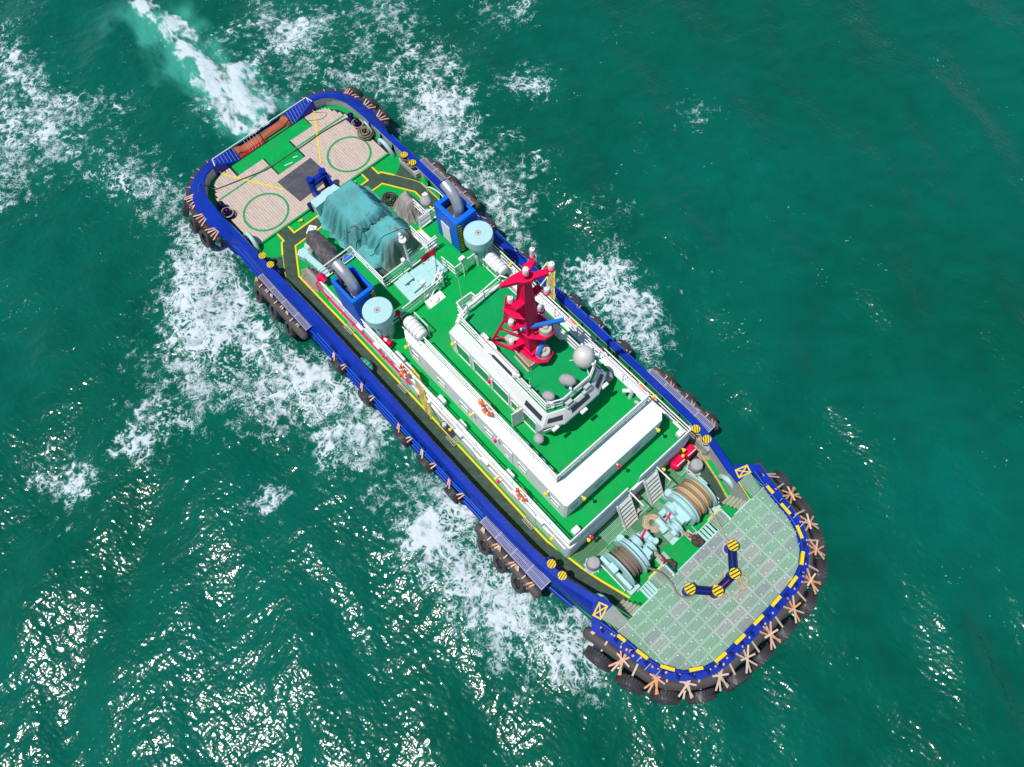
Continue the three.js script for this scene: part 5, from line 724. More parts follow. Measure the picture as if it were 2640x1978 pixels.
{
  const P = [[31.98, 6.3], [33.72, 5.98], [35.2, 5.2], [36.28, 3.92], [36.9, 2.22], [36.98, 0.62], [36.98, -1.03], [36.9, -2.78], [36.33, -4.36], [35.3, -5.55], [33.8, -6.24], [32.2, -6.52]];
  const T = P.map(([x, z], i) => {
    const p = P[Math.max(0, i - 1)], q = P[Math.min(P.length - 1, i + 1)], dx = q[0] - p[0], dz = q[1] - p[1];
    return [tyre(ORD[i] + ' large lugged bow tyre counted from the starboard yellow cross', 'large tyres round the bow', rr(0.66, 0.72), 0.52, x, 1.62, z, -dz, dx, rr(-0.06, 0.14), { lug: true }), V(-dz, 0, dx).normalize().multiplyScalar(-dx * z + dz * x > 0 ? 1 : 1)];
  });
  T.forEach(([t, n0], i) => {
    const c = t.position, n = n0.clone(); if (n.x * (c.x - 31) + n.z * c.z < 0) n.negate(); const tg = V(-n.z, 0, n.x);
    // short strap over the middle
    const e = c.clone().addScaledVector(n, -1.12).addScaledVector(tg, 0.18).setY(BOW + 0.03); strap(t, e, c.clone().addScaledVector(n, -0.28).addScaledVector(tg, 0.12).setY(2.62), mCream);
    if (i < P.length - 1) { // star of straps at the gap to the next tyre
      const d = T[i + 1][0].position, g = c.clone().add(d).multiplyScalar(0.5), m = n.clone().add(T[i + 1][1]).normalize(); if (m.x * (g.x - 31) + m.z * g.z < 0) m.negate(); const s = V(-m.z, 0, m.x), k = rr(-0.1, 0.1);
      const P3 = (u, v, y) => g.clone().addScaledVector(m, v).addScaledVector(s, u + k).setY(y), c1 = STRAPM[rnd() * 5 | 0], c2 = STRAPM[rnd() * 5 | 0];
      const iy = BOW + 0.04, oy = 2.5;
      strap(t, P3(-0.34, -0.92, iy), P3(0.34, 0.02, oy + 0.05), c1); strap(t, P3(0.36, -0.95, iy), P3(-0.3, 0.05, oy), c1);
      strap(t, P3(-0.1, -1.05, iy), P3(0.12, 0.12, oy - 0.1), c2); strap(t, P3(0.34, -0.6, iy - 0.22), P3(-0.42, -0.42, iy - 0.38), c2); if (rnd() < 0.75) strap(t, P3(0.08, -1.0, iy + 0.02), P3(-0.22, 0.1, oy), c1);
    } else { strap(t, c.clone().addScaledVector(n, -1.2).addScaledVector(tg, -0.75).setY(BOW + 0.03), c.clone().addScaledVector(n, -0.2).addScaledVector(tg, -0.5).setY(2.4), mCream); strap(t, c.clone().addScaledVector(n, -1.2).addScaledVector(tg, -0.7).setY(BOW + 0.04), c.clone().addScaledVector(n, -0.2).addScaledVector(tg, -0.25).setY(2.5), mBuff); }
    if (i === 0) { const q = P[0]; for (const [a, b] of [[-0.75, -0.85], [-0.7, -0.55], [-0.65, -0.3]]) strap(t, V(31.1, BOW + 0.03, 5.4), V(31.15 + (a + 0.75) * 1.2 - 0.3, 2.7, 6.05), mCream); }
  });
}
both((s) => {
  const side = s > 0 ? 'starboard' : 'port';
  const xs = s > 0 ? [11.3, 13.83, 17.04, 19.0, 21.2] : [10.0, 13.31, 17.39, 19.18, 21.3];
  xs.forEach((x, i) => {
    const z = 6.2, t = tyre(`${ORD[i]} smooth black tyre from aft hanging on the ${side} hull side`, 'tyres along the hull sides', 0.52, 0.44, x, 1.42, s * z, 0, s, rr(-0.1, 0.1));
    for (const d of [-1, 1]) { const e = V(x + d * 0.62 - 0.05, 2.2, s * 5.76); strap(t, e, V(x + d * 0.36 - 0.1, 1.86, s * 6.12), null, 0.07); strap(t, e.clone().setX(e.x + 0.05), V(x + d * 0.36 + 0.12, 1.86, s * 6.2), null, 0.07); }
    M('chain_eye', box(0.16, 0.05, 0.1, -0.42, 0.98, s * -0.36), mNavy, t);
  });
  const sets = [['aft', s > 0 ? [4.32, 5.82, 7.37] : [4.5, 5.95, 7.45], 6.6, 0], ['forward', s > 0 ? [24.28, 25.49, 26.82] : [24.2, 25.7, 27.15], 6.52, 0.08]];
  for (const [w, xx, z, dy] of sets) xx.forEach((x, i) => {
    const t = tyre(`${ORD[i]} small tyre from aft below the ${side} ${w} side platform`, 'tyres below the side platforms', 0.5, 0.4, x, 1.25 + dy, s * (z + 0.14), -0.25, s, s > 0 ? 0.5 : 0.1);
    M('size_mark', box(0.3, 0.012, 0.05, -0.02, 0.485, -s * 0.12, s * 0.5), mYellowWorn, t);
    const e = V(x - 0.55, 2.05 + dy, s * (z - 0.28)), f = V(x + 0.6, 2.05 + dy, s * (z - 0.28));
    for (const q of [-0.16, 0.02, 0.16]) strap(t, e.clone().setX(e.x + q * 0.3), V(x - 0.42 + q, 1.56 + dy, s * (z + 0.04 + 0.1 * Math.abs(q))), null, 0.08);
    for (const q of [-0.14, 0.1]) strap(t, f.clone().setX(f.x + q * 0.5), V(x + 0.38 + q, 1.66 + dy, s * (z + 0.1)), null, 0.08);
    strap(t, V(x + 0.05, 2.05 + dy, s * (z - 0.26)), V(x + 0.02, 1.95 + dy, s * (z - 0.02)), mCream, 0.06);
  });
  [[-4.05, 6.55, -0.7], [-2.6, 6.82, -0.25], [-1.25, 6.85, 0]].forEach(([x, z, nx], i) => {
    const t = tyre(`${ORD[i]} black tyre from aft on the ${side} stern quarter`, 'tyres on the stern quarters', 0.56, 0.4, x, 1.25, s * (z + 0.06), nx, s, s > 0 ? 0.42 : 0.2);
    for (const q of [-0.25, -0.1, 0.08, 0.25]) strap(t, V(x + 0.6 + q * 0.12, 2.05, s * (z - 0.98)), V(x + 0.42 + q * 1.9, 1.82, s * (z - 0.14 + 0.5 * q * q)), q > 0 ? mPeach : null, 0.075);
    if (i === 0) for (const q of [-0.1, 0.1]) strap(t, V(x + 0.25, 2.05, s * (z - 0.9)), V(x - 0.05 + q, 1.8, s * (z - 0.2)), mPeach, 0.07);
  });
});
// draped covers: height over the ground plan, sheet with thickness only as a closed skin
function drape(h, x0, x1, z0, z1, st, y0) {
  const nx = Math.round((x1 - x0) / st), nz = Math.round((z1 - z0) / st), pos = [], uv = [], idx = [], H = [];
  for (let j = 0; j <= nz; j++) for (let i = 0; i <= nx; i++) { const x = x0 + i * st, z = z0 + j * st, y = h(x, z); H.push(y); pos.push(x, y0 + Math.max(0, y), z); uv.push(x, z + y); }
  for (let j = 0; j < nz; j++) for (let i = 0; i < nx; i++) { const a = j * (nx + 1) + i, b = a + 1, c = a + nx + 1, d = c + 1; if (Math.max(H[a], H[b], H[c], H[d]) > 0.03) idx.push(a, c, b, b, c, d); }
  const g = new THREE.BufferGeometry(); g.setAttribute('position', new THREE.Float32BufferAttribute(pos, 3)); g.setAttribute('uv', new THREE.Float32BufferAttribute(uv, 2)); g.setIndex(idx); g.computeVertexNormals(); return g;
}
const sdBox = (x, z, x0, x1, z0, z1, r) => { const a = Math.max(x0 + r - x, x - x1 + r, 0), b = Math.max(z0 + r - z, z - z1 + r, 0); return Math.hypot(a, b) - r; };
{
  const mTarp = new THREE.MeshStandardMaterial({ roughness: 0.8 });
  mTarp.map = colourMap(1024, 1024, (u, v, c) => {
    const x = 2 + ((u * 8 + 6) % 8), z = v * 8, n = fbm(x * 1.2, z * 1.2, 301, 5), n2 = fbm(x * 6, z * 6, 311, 3), k = 0.8 + 0.42 * n + 0.18 * (n2 - 0.45);
    const grime = sstep(0.5, 0.72, fbm(x * 0.7 + 3, z * 0.7, 321, 5)) * 0.5 + 0.35 * sstep(0.55, 0.66, fbm(x * 2.6, z * 2.6, 331, 4)), sp = sstep(0.67, 0.75, vn(x * 1.6, z * 1.6, 341)) * sstep(0.35, 0.6, fbm(x * 5, z * 5, 351, 3));
    c[0] = 0.085 * k; c[1] = 0.37 * k; c[2] = 0.385 * k; const q = Math.min(0.92, grime * 0.65 + sp * 0.7 + 0.7 * sstep(7.75, 8.3, x + 0.9 * (fbm(x * 2, z * 2, 371, 4) - 0.45)) * (x < 9 ? 1 : 0)); c[0] += (0.13 - c[0]) * q; c[1] += (0.13 - c[1]) * q; c[2] += (0.12 - c[2]) * q;
  }, 1 / 8, 1 / 8);
  mTarp.bumpMap = dataMap(256, 256, (u, v) => fbm(u * 20, v * 20, 361, 4, 20), 0.5, 0.5); mTarp.bumpScale = 0.02; mTarp.side = THREE.DoubleSide;
  const hump = (x, z, b, H, f, seed2) => {
    const d = sdBox(x, z, b[0], b[1], b[2], b[3], 0.35), cx = (b[0] + b[1]) / 2, cz = (b[2] + b[3]) / 2, a = Math.atan2(z - cz, x - cx);
    const fold = Math.sin(a * 17 + seed2 + 2.5 * vn(x * 1.3, z * 1.3, seed2)) * 0.5 + Math.sin(a * 31 + seed2 * 3 + 2 * vn(x * 2, z * 2, seed2 + 1)) * 0.3 + (vn(x * 2.2, z * 2.2, seed2 + 3) - 0.5) * 0.8;
    const dd = d + fold * 0.17 * sstep(-0.35, 0.45, d); return H * (1 - sstep(-0.25, f, dd)) + 0.07 * (fbm(x * 1.5, z * 1.5, seed2 + 9, 3) - 0.45);
  };
  const h = (x, z) => {
    const a = hump(x, z, [3.2, 6.05, -1.6, 0.5], 2.05 + 0.12 * (x - 4.6) * -1, 0.85, 3), b = hump(x, z, [6.35, 8.25, -1.75, -0.25], 1.75, 0.95, 8), c = hump(x, z, [2.5, 8.0, -2.05, 0.85], 0.5, 0.55, 13), e = hump(x, z, [2.75, 3.6, -0.9, 0.5], 1.6, 0.6, 17);
    const m = Math.max(a, b, c, e), s = Math.log(Math.exp(5 * a) + Math.exp(5 * b) + Math.exp(5 * c) + Math.exp(5 * e)) / 5 - 0.18, edge = sdBox(x, z, 2.15, 8.55, -2.55, 1.3, 1.0); return edge > 0.05 ? -0.1 : Math.max(m, s) * sstep(0.1, -0.25, edge + 0.12 * Math.sin(x * 7) * Math.sin(z * 6));
  };
  const t = thing('tarpaulin', 'teal weathered tarpaulin draped over the towing winch behind the boat deck', 'tarpaulin');
  M('cloth', drape(h, 2.0, 8.7, -2.7, 1.4, 0.045, DK), mTarp, t);
  const along = (pts) => pts.map(([x, z]) => V(x, DK + Math.max(0.03, h(x, z)) + 0.03, z));
  const lerpP = (a, b, n) => Array.from({ length: n + 1 }, (_, i) => [a[0] + (b[0] - a[0]) * i / n, a[1] + (b[1] - a[1]) * i / n]);
  M('lashing', tube(along(lerpP([6.15, -2.2], [6.2, 1.1], 26)), 0.022, 70, 5), mRopeDark, t);
  M('lashing', tube(along([...lerpP([5.0, 1.15], [5.9, 0.3], 8), ...lerpP([6.1, 0.2], [6.3, -1.3], 10)]), 0.018, 60, 5), mRopeDark, t);
  M('lashing', tube(along(lerpP([7.2, 0.6], [7.9, -2.0], 20)), 0.018, 60, 5), mRopeDark, t);
  // grey cover over the port aft fire pump
  const hg = (x, z) => { const a = 1.35 * Math.max(0, 1 - Math.hypot((x - 5.55) / 0.75, (z + 3.55) / 0.6)), b = hump(x, z, [5.3, 6.5, -3.7, -2.9], 1.15, 0.45, 23); const e = sdBox(x, z, 4.75, 7.15, -4.15, -2.6, 0.5); return e > 0.03 ? -0.1 : Math.max(a, b) * sstep(0.06, -0.2, e + 0.1 * Math.sin(x * 9 + z * 4)); };
  tag(M('grey_cover', drape(hg, 4.6, 7.3, -4.3, -2.45, 0.05, DK), mCanvas), 'grey canvas cover with a peaked top, port side of the teal tarpaulin', 'cover');
  const hs = (x, z) => { const b = hump(x, z, [5.2, 6.6, 3.62, 4.1], 0.75, 0.3, 29); return sdBox(x, z, 4.95, 6.95, 3.45, 4.3, 0.3) > 0.03 ? -0.1 : b; };
  tag(M('grey_cover', drape(hs, 4.8, 7.1, 3.3, 4.45, 0.05, DK), mCanvas), 'grey canvas cover lying beside the starboard crane boom', 'cover');
}
// deck crane on the starboard side, folded, boom under a dark cover
{
  const c = thing('deck_crane', 'folded pale blue deck crane with dark covered boom by the starboard exhaust casing', 'crane');
  M('pedestal', [cyl(0.5, 0.42, 1.2, 4.9, DK, 2.75, 20), cyl(0.55, 0.55, 0.16, 4.9, DK + 1.15, 2.75, 20)], mAqua, c);
  M('seat', [rbox(0.5, 0.14, 0.62, 4.3, 3.35, 2.3, 0.05, 0.6)], mWhite, c);
  M('seat_mark', band(ring(4.3, 2.3, 0.15, 20), 0.025, 3.425, true), mBlack, c);
  const pts = [[4.42, 3.3, 2.5, 0.32], [4.75, 3.5, 2.56, 0.48], [5.4, 3.55, 2.58, 0.5], [6.2, 3.6, 2.68, 0.5], [7.0, 3.7, 2.75, 0.47], [7.8, 3.9, 2.85, 0.42], [8.5, 3.9, 2.95, 0.3]];
  const rows = pts.map(([x, y, z, r], i) => Array.from({ length: 18 }, (_, k) => { const a = k / 18 * 2 * Math.PI, q = r * (1 + 0.1 * Math.sin(a * 5 + x * 6) + 0.12 * (vn(x * 5, a * 2, 401) - 0.5)); return V(x + 0.05 * Math.sin(a * 3), y + (Math.sin(a) > 0 ? 0.85 : 1.3) * Math.sin(a) * q, z + Math.cos(a) * q); }));
  const cur = [0, 1, 2, 3, 4, 5, 6].length; const fine = []; for (let i = 0; i < rows.length - 1; i++) for (let k = 0; k < 5; k++) fine.push(rows[i].map((p, j) => { const q = p.clone().lerp(rows[i + 1][j], k / 5); q.y += 0.06 * (vn(q.x * 4, q.z * 6, 411) - 0.5); return q; })); fine.push(rows.at(-1));
  const v = new THREE.Vector3(); M('boom_cover', [loft(fine, true), loft([rows[0], rows[0].map(() => V(4.3, 3.3, 2.55))], true)], mCanvasDark, c);
  M('boom', [bbar(V(5.15, 2.95, 3.5), V(7.6, 3.1, 3.3), 0.36, 0.34), bbar(V(5.3, 3.16, 3.38), V(7.5, 3.3, 3.18), 0.08, 0.06), rbox(0.55, 0.5, 0.6, 5.05, 2.9, 3.5, 0.06, 0.3)], mAqua, c);
  M('boom_head', [rbox(0.3, 0.36, 0.24, 5.4, 3.25, 3.15, 0.03, 0.2), cyl(0.22, 0.2, 0.3, 4.85, 2.75, 3.55, 14)], mAqua, c); M('head_box', rbox(0.34, 0.06, 0.2, 5.42, 3.45, 3.15, 0.02, 0.2), mBrown, c);
  M('boom_tip', [rbox(0.34, 0.34, 0.4, 7.75, 3.1, 3.35, 0.05), new THREE.CylinderGeometry(0.2, 0.2, 0.12, 16).rotateX(Math.PI / 2).translate(7.95, 3.0, 3.62)], mAqua, c);
  M('crane_housing', [rbox(0.5, 0.4, 0.36, 5.9, 3.1, 2.15, 0.1, 0.2), rbox(0.7, 0.9, 0.5, 5.5, DK + 0.8, 2.75, 0.05)], mAqua, c);
  for (const [a, b] of [[0.1, 0.05], [0.16, 0.1], [0.22, 0.02]]) M('hose', tube([V(7.3, 3.35, 3.2), V(7.7, 3.7 + a, 3.25 + b), V(8.2, 3.6, 3.3 + a), V(8.6, 3.0, 3.4)], 0.03, 16, 6), mBlack, c);
  M('control_box', rbox(0.24, 0.9, 0.3, 7.0, DK + 0.5, 2.1, 0.03), mBlack, c);
  tag(c, c.userData.label, 'crane');
}
{
  const b = thing('blue_tub', 'small blue tub in a white wire basket beside the covered crane boom', 'tub');
  M('tub', [cyl(0.26, 0.3, 0.42, 7.75, DK + 1.9, 2.05, 16)], mStack, b); M('basket', [new THREE.TorusGeometry(0.34, 0.018, 5, 20).rotateX(Math.PI / 2).translate(7.75, DK + 2.34, 2.05), ...[0, 1, 2, 3, 4, 5].map((k) => bar(V(7.75 + 0.34 * Math.cos(k * 1.047), DK + 1.88, 2.05 + 0.34 * Math.sin(k * 1.047)), V(7.75 + 0.34 * Math.cos(k * 1.047), DK + 2.34, 2.05 + 0.34 * Math.sin(k * 1.047)), 0.012, 5))], mWhite, b);
  M('stand', [cyl(0.05, 0.05, 1.9, 7.75, DK, 2.05, 8), cyl(0.3, 0.3, 0.04, 7.75, DK + 1.87, 2.05, 14)], mAqua, b);
}
// port aft davit: grey covered motor on a frame
{
  const d = thing('covered_davit', 'grey covered davit motor on a white frame aft of the port exhaust casing', 'davit');
  M('cover', new THREE.SphereGeometry(0.34, 16, 12).scale(1.1, 0.9, 0.95).translate(7.35, DK + 1.85, -3.75), mCanvasGrey, d);
  M('post', [cyl(0.12, 0.1, 1.7, 7.35, DK, -3.75, 12), rbox(0.3, 0.3, 0.3, 7.05, DK + 1.9, -3.95, 0.05)], mWhite, d);
  M('frame', [tube([V(6.7, DK + 0.9, -4.4), V(6.7, DK + 1.9, -4.4), V(7.2, DK + 2.0, -4.6), V(8.0, DK + 2.0, -4.6), V(8.3, DK + 1.2, -4.5)], 0.04, 24, 6), tube([V(7.0, DK, -3.3), V(7.0, DK + 1.7, -3.3), V(7.4, DK + 1.8, -3.2), V(7.9, DK + 1.4, -3.15)], 0.04, 24, 6)], mWhite, d);
  M('hook', [cyl(0.13, 0.13, 0.3, 7.7, DK + 1.2, -3.6, 12)], mAqua, d);
}
// forward towing winches
both((s) => {
  const side = s > 0 ? 'starboard' : 'port', w = thing('towing_winch', s > 0 ? 'pale blue starboard bow winch wound with grey-brown rope' : 'pale blue port bow winch wound with golden rope', 'winch', 'bow winches', 29.72, DK, s * 2.35);
  const ax = 0.98, seg = 40, Rr = s > 0 ? 0.72 : 0.78, zi = s > 0 ? -0.42 : 0.62, zo = s > 0 ? 0.42 : -0.62;
  const disc = (r, t, z) => new THREE.CylinderGeometry(r, r, t, seg).rotateX(Math.PI / 2).translate(0, ax, z);
  const turns = []; const n = s > 0 ? 12 : 9, len = Math.abs(zo - zi) - 0.1; for (let k = 0; k < n; k++) { const z = Math.min(zi, zo) + 0.08 + (k + 0.5) / n * len, R = Rr + 0.06 * Math.sin(k * 1.9) + (s > 0 ? 0 : 0.07 * Math.sin(k / n * Math.PI)); turns.push(new THREE.TorusGeometry(R, len / n * 0.62, 7, 44).translate(0, ax, z)); }
  M('drum', disc(Rr - 0.04, len, (zi + zo) / 2), s > 0 ? mRopeBrown : mRopeGold, w);
  turns.forEach((g, k) => { const m = M('rope_turn', g, s > 0 ? mRopeBrown : (k % 3 === 1 ? mRopeBrown : mRopeGold), w); m.rotation.y = (rnd() - 0.5) * 0.05; });
  for (const z of [zi, zo]) { const f = M('flange', [new THREE.LatheGeometry([[0.3, -0.05], [1.0, -0.05], [1.03, -0.02], [1.03, 0.02], [1.0, 0.05], [0.3, 0.05]].map((q) => new THREE.Vector2(...q)), 48).rotateX(Math.PI / 2).translate(0, ax, z)], mAqua, w); }
  const q = Math.sign(zo);
  M('brake_band', [new THREE.CylinderGeometry(0.96, 0.96, 0.2, 40, 1, false).rotateX(Math.PI / 2).translate(0, ax, zi - q * 0.2)], mAqua, w);
  M('gear_case', [rbox(1.2, 1.0, 0.34, 0.1, 0.95, zi - q * 0.42, 0.1), new THREE.CylinderGeometry(0.36, 0.36, 0.3, 20).rotateX(Math.PI / 2).translate(-0.35, 1.2, zi - q * 0.62), rbox(0.5, 0.5, 0.4, 0.35, 1.2, zi - q * 0.62, 0.08)], mAqua, w);
  M('motor', [cyl(0.2, 0.2, 0.4, -0.95, 0.95, zi - q * 0.15, 16), rbox(0.36, 0.5, 0.36, -0.98, 0.6, zi - q * 0.15, 0.06), new THREE.CylinderGeometry(0.17, 0.17, 0.5, 16).rotateX(Math.PI / 2).translate(-0.5, 0.7, zi - q * 0.85)], mAqua, w);
  M('side_frame', [prism([[-1.0, zo + q * 0.1], [1.05, zo + q * 0.1], [1.05, zo + q * 0.3], [-1.0, zo + q * 0.3]], 0.05, 0.75), rbox(0.5, 0.6, 0.34, -0.2, 1.0, zo + q * 0.24, 0.05), prism([[0.75, zo - q * 0.3], [1.25, zo - q * 0.3], [1.25, zo + q * 0.35], [0.75, zo + q * 0.35]], 0, 0.3)], mAqua, w);
  M('bed', [box(2.4, 0.12, 0.16, 0, 0.06, zi - q * 0.3), box(2.4, 0.12, 0.16, 0, 0.06, zo + q * 0.2), box(0.16, 0.1, 1.8, -1.05, 0.05, 0)], mGreen, w);
  M('guard_rail', [bar(V(-1.1, 0.6, zo + q * 0.45), V(0.9, 0.6, zo + q * 0.45), 0.03, 6), bar(V(-1.1, 0, zo + q * 0.45), V(-1.1, 0.6, zo + q * 0.45), 0.03, 6), bar(V(0.9, 0, zo + q * 0.45), V(0.9, 0.6, zo + q * 0.45), 0.03, 6)], mWhite, w);
});
// windlasses with anchor chains
for (const [s, x, z, hx, hz] of [[1, 29.75, 1.02, 31.25, 0.66], [-1, 29.95, -0.62, 31.32, -1.3]]) {
  const w = thing('windlass', s > 0 ? 'pale blue anchor windlass beside the starboard bow winch' : 'pale blue anchor windlass beside the port bow winch', 'windlass', 'anchor windlasses', x, DK, z);
  M('gypsy', [new THREE.CylinderGeometry(0.42, 0.42, 0.1, 26).rotateX(Math.PI / 2).translate(0.2, 0.75, 0.12), new THREE.CylinderGeometry(0.42, 0.42, 0.1, 26).rotateX(Math.PI / 2).translate(0.2, 0.75, -0.2), new THREE.CylinderGeometry(0.28, 0.28, 0.3, 20).rotateX(Math.PI / 2).translate(0.2, 0.75, -0.04)], mAqua, w);
  M('gear_case', [rbox(0.7, 0.75, 0.3, 0.0, 0.62, s * 0.0 - 0.42, 0.1), rbox(0.4, 0.4, 0.36, -0.35, 0.9, -0.36, 0.06), cyl(0.18, 0.15, 0.35, 0.22, 0.85, -0.45, 14)], mAqua, w);
  M('motor', [new THREE.CylinderGeometry(0.19, 0.19, 0.5, 16).rotateZ(Math.PI / 2).translate(-0.45, 0.5, 0.2), rbox(0.36, 0.44, 0.4, -0.15, 0.4, 0.3, 0.05), rbox(0.3, 0.2, 0.24, 0.35, 1.12, 0.25, 0.04)], mAqua, w);
  M('brake_lever', [bbar(V(-0.5, 1.25, -0.5), V(-0.3, 1.25, 0.15), 0.09, 0.05)], mRed, w);
  M('bed', [box(1.4, 0.1, 0.9, 0, 0.05, 0)], mAqua, w);
  const ch = thing('anchor_chain', s > 0 ? 'rusty pale anchor chain running from the starboard windlass to its hawse' : 'rusty pale anchor chain running from the port windlass to its hawse', 'chain', 'anchor chains');
  const a = V(x + 0.55, DK + 0.95, z + (s > 0 ? -0.05 : -0.1)), b = V(hx, DK + 0.1, hz), n = 11, LG = CHAINLINK ??= new THREE.TorusGeometry(0.08, 0.027, 5, 12).scale(1.5, 1, 1);
  for (let k = 0; k < n; k++) { const p = a.clone().lerp(b, (k + 0.5) / n), l = M('link', LG, k < 5 ? mCream : mRust, ch); l.position.copy(p); l.quaternion.setFromUnitVectors(V(1, 0, 0), b.clone().sub(a).normalize()); l.rotateX(k % 2 ? Math.PI / 2 : 0); }
  const hz2 = M('hawse_pipe', [cyl(0.36, 0.3, 0.22, hx, DK - 0.01, hz, 20), ...[0, 1, 2, 3, 4].map((k) => ball(0.13, hx + 0.2 * Math.cos(k * 1.3), DK + 0.26, hz + 0.2 * Math.sin(k * 1.3), 8))], mSoot, tug);
  M('hawse_plate', box(0.7, 0.02, 0.6, hx - 0.35, DK + 0.01, hz), mGrey, tug);
}
both((s) => {
  const c = thing('capstan', s > 0 ? 'grey covered capstan beside the starboard bow winch' : 'grey covered capstan beside the port bow winch', 'capstan', 'covered capstans', 28.68, DK, s > 0 ? 3.45 : -3.85);
  M('cover', new THREE.LatheGeometry([[0, 0.98], [0.24, 0.97], [0.32, 0.9], [0.34, 0.6], [0.3, 0.35], [0.36, 0.2]].map((q) => new THREE.Vector2(...q)), 24), mCanvasGrey, c); M('base', [cyl(0.42, 0.38, 0.22, 0, 0, 0, 20), ...[0, 1, 2, 3, 4, 5, 6, 7].map((k) => ball(0.06, 0.4 * Math.cos(k * 0.785), 0.1, 0.4 * Math.sin(k * 0.785), 6))], mAqua, c);
});
// red hose drums at the front of the deckhouse, port
[[-4.02, 'red hose drum under the port corner of the boat deck', 0], [-3.2, 'red hose drum with yellow lamp beside the port forward stair', 1]].forEach(([z, lab, k]) => { const h = thing('hose_drum', lab, 'hose drum', 'red hose drums', 27.95, DK, z, 0.12); M('drum', [new THREE.CylinderGeometry(0.22, 0.26, 0.62, 18).rotateX(Math.PI / 2).translate(0, 0.95, 0), k ? new THREE.SphereGeometry(0.27, 16, 10).translate(0, 0.95, 0.2) : box(0.3, 0.2, 0.1, 0, 0.95, -0.3)], mRed, h); M('stand', [box(0.1, 0.75, 0.3, 0, 0.38, 0)], mRed, h); M('handle', bar(V(0.12, 1.2, 0.3), V(0.2, 1.2, -0.25), 0.025, 6), mWhite, h); if (k) M('tag_light', ball(0.1, 0.02, 1.2, -0.35), mYellow, h); });
{ const f = thing('fire_monitor', 'red fire monitor at the aft end of the starboard boat deck', 'fire monitor'); M('head', [ball(0.24, 7.95, AD + 0.45, 3.95), new THREE.CylinderGeometry(0.12, 0.16, 0.3, 14).rotateZ(1.2).translate(8.2, AD + 0.5, 3.95)], mRed, f); M('stem', cyl(0.1, 0.09, 0.3, 7.95, AD, 3.95, 12), mRed, f); }
{ const f = thing('fire_box', 'red fire equipment drum with white label beside the starboard ventilator', 'fire box', null, 13.4, AD, 3.75, 0.3); M('body', new THREE.CylinderGeometry(0.2, 0.2, 0.6, 16).rotateZ(Math.PI / 2).translate(0, 0.34, 0), mRed, f); M('label_plate', box(0.2, 0.012, 0.16, -0.05, 0.545, 0), mWhite, f); M('cradle', [box(0.08, 0.2, 0.3, -0.2, 0.1, 0), box(0.08, 0.2, 0.3, 0.2, 0.1, 0)], mWhite, f); }
// liferafts
both((s) => {
  const r = thing('liferaft', s > 0 ? 'white liferaft canister at the starboard aft corner of the bridge deck' : 'white liferaft canister at the port aft corner of the bridge deck', 'liferaft', 'liferaft canisters', 15.0, BD, s * 2.66);
  M('canister', new THREE.LatheGeometry([[0, -0.66], [0.22, -0.65], [0.3, -0.58], [0.34, -0.4], [0.345, 0.4], [0.3, 0.58], [0.22, 0.65], [0, 0.66]].map((q) => new THREE.Vector2(...q)), 28).rotateZ(Math.PI / 2).translate(0, 0.55, 0), mWhite, r);
  for (const x of [-0.3, -0.05, 0.2, 0.42]) M('hoop', new THREE.TorusGeometry(0.352, 0.014, 5, 28).rotateY(Math.PI / 2).translate(x, 0.55, 0), mGalv, r);
  M('cradle', [...[-0.35, 0.35].map((x) => box(0.08, 0.3, 0.6, x, 0.15, 0)), bar(V(-0.7, 0.12, 0.34), V(0.7, 0.12, 0.34), 0.03, 6), bar(V(-0.7, 0.12, -0.34), V(0.7, 0.12, -0.34), 0.03, 6), bar(V(-0.5, 0.1, -s * 0.42), V(-0.5, 0.95, -s * 0.42), 0.03, 6), bar(V(0.5, 0.1, -s * 0.42), V(0.5, 0.95, -s * 0.42), 0.03, 6), bar(V(-0.5, 0.95, -s * 0.42), V(0.5, 0.95, -s * 0.42), 0.03, 6)], mWhite, r);
});
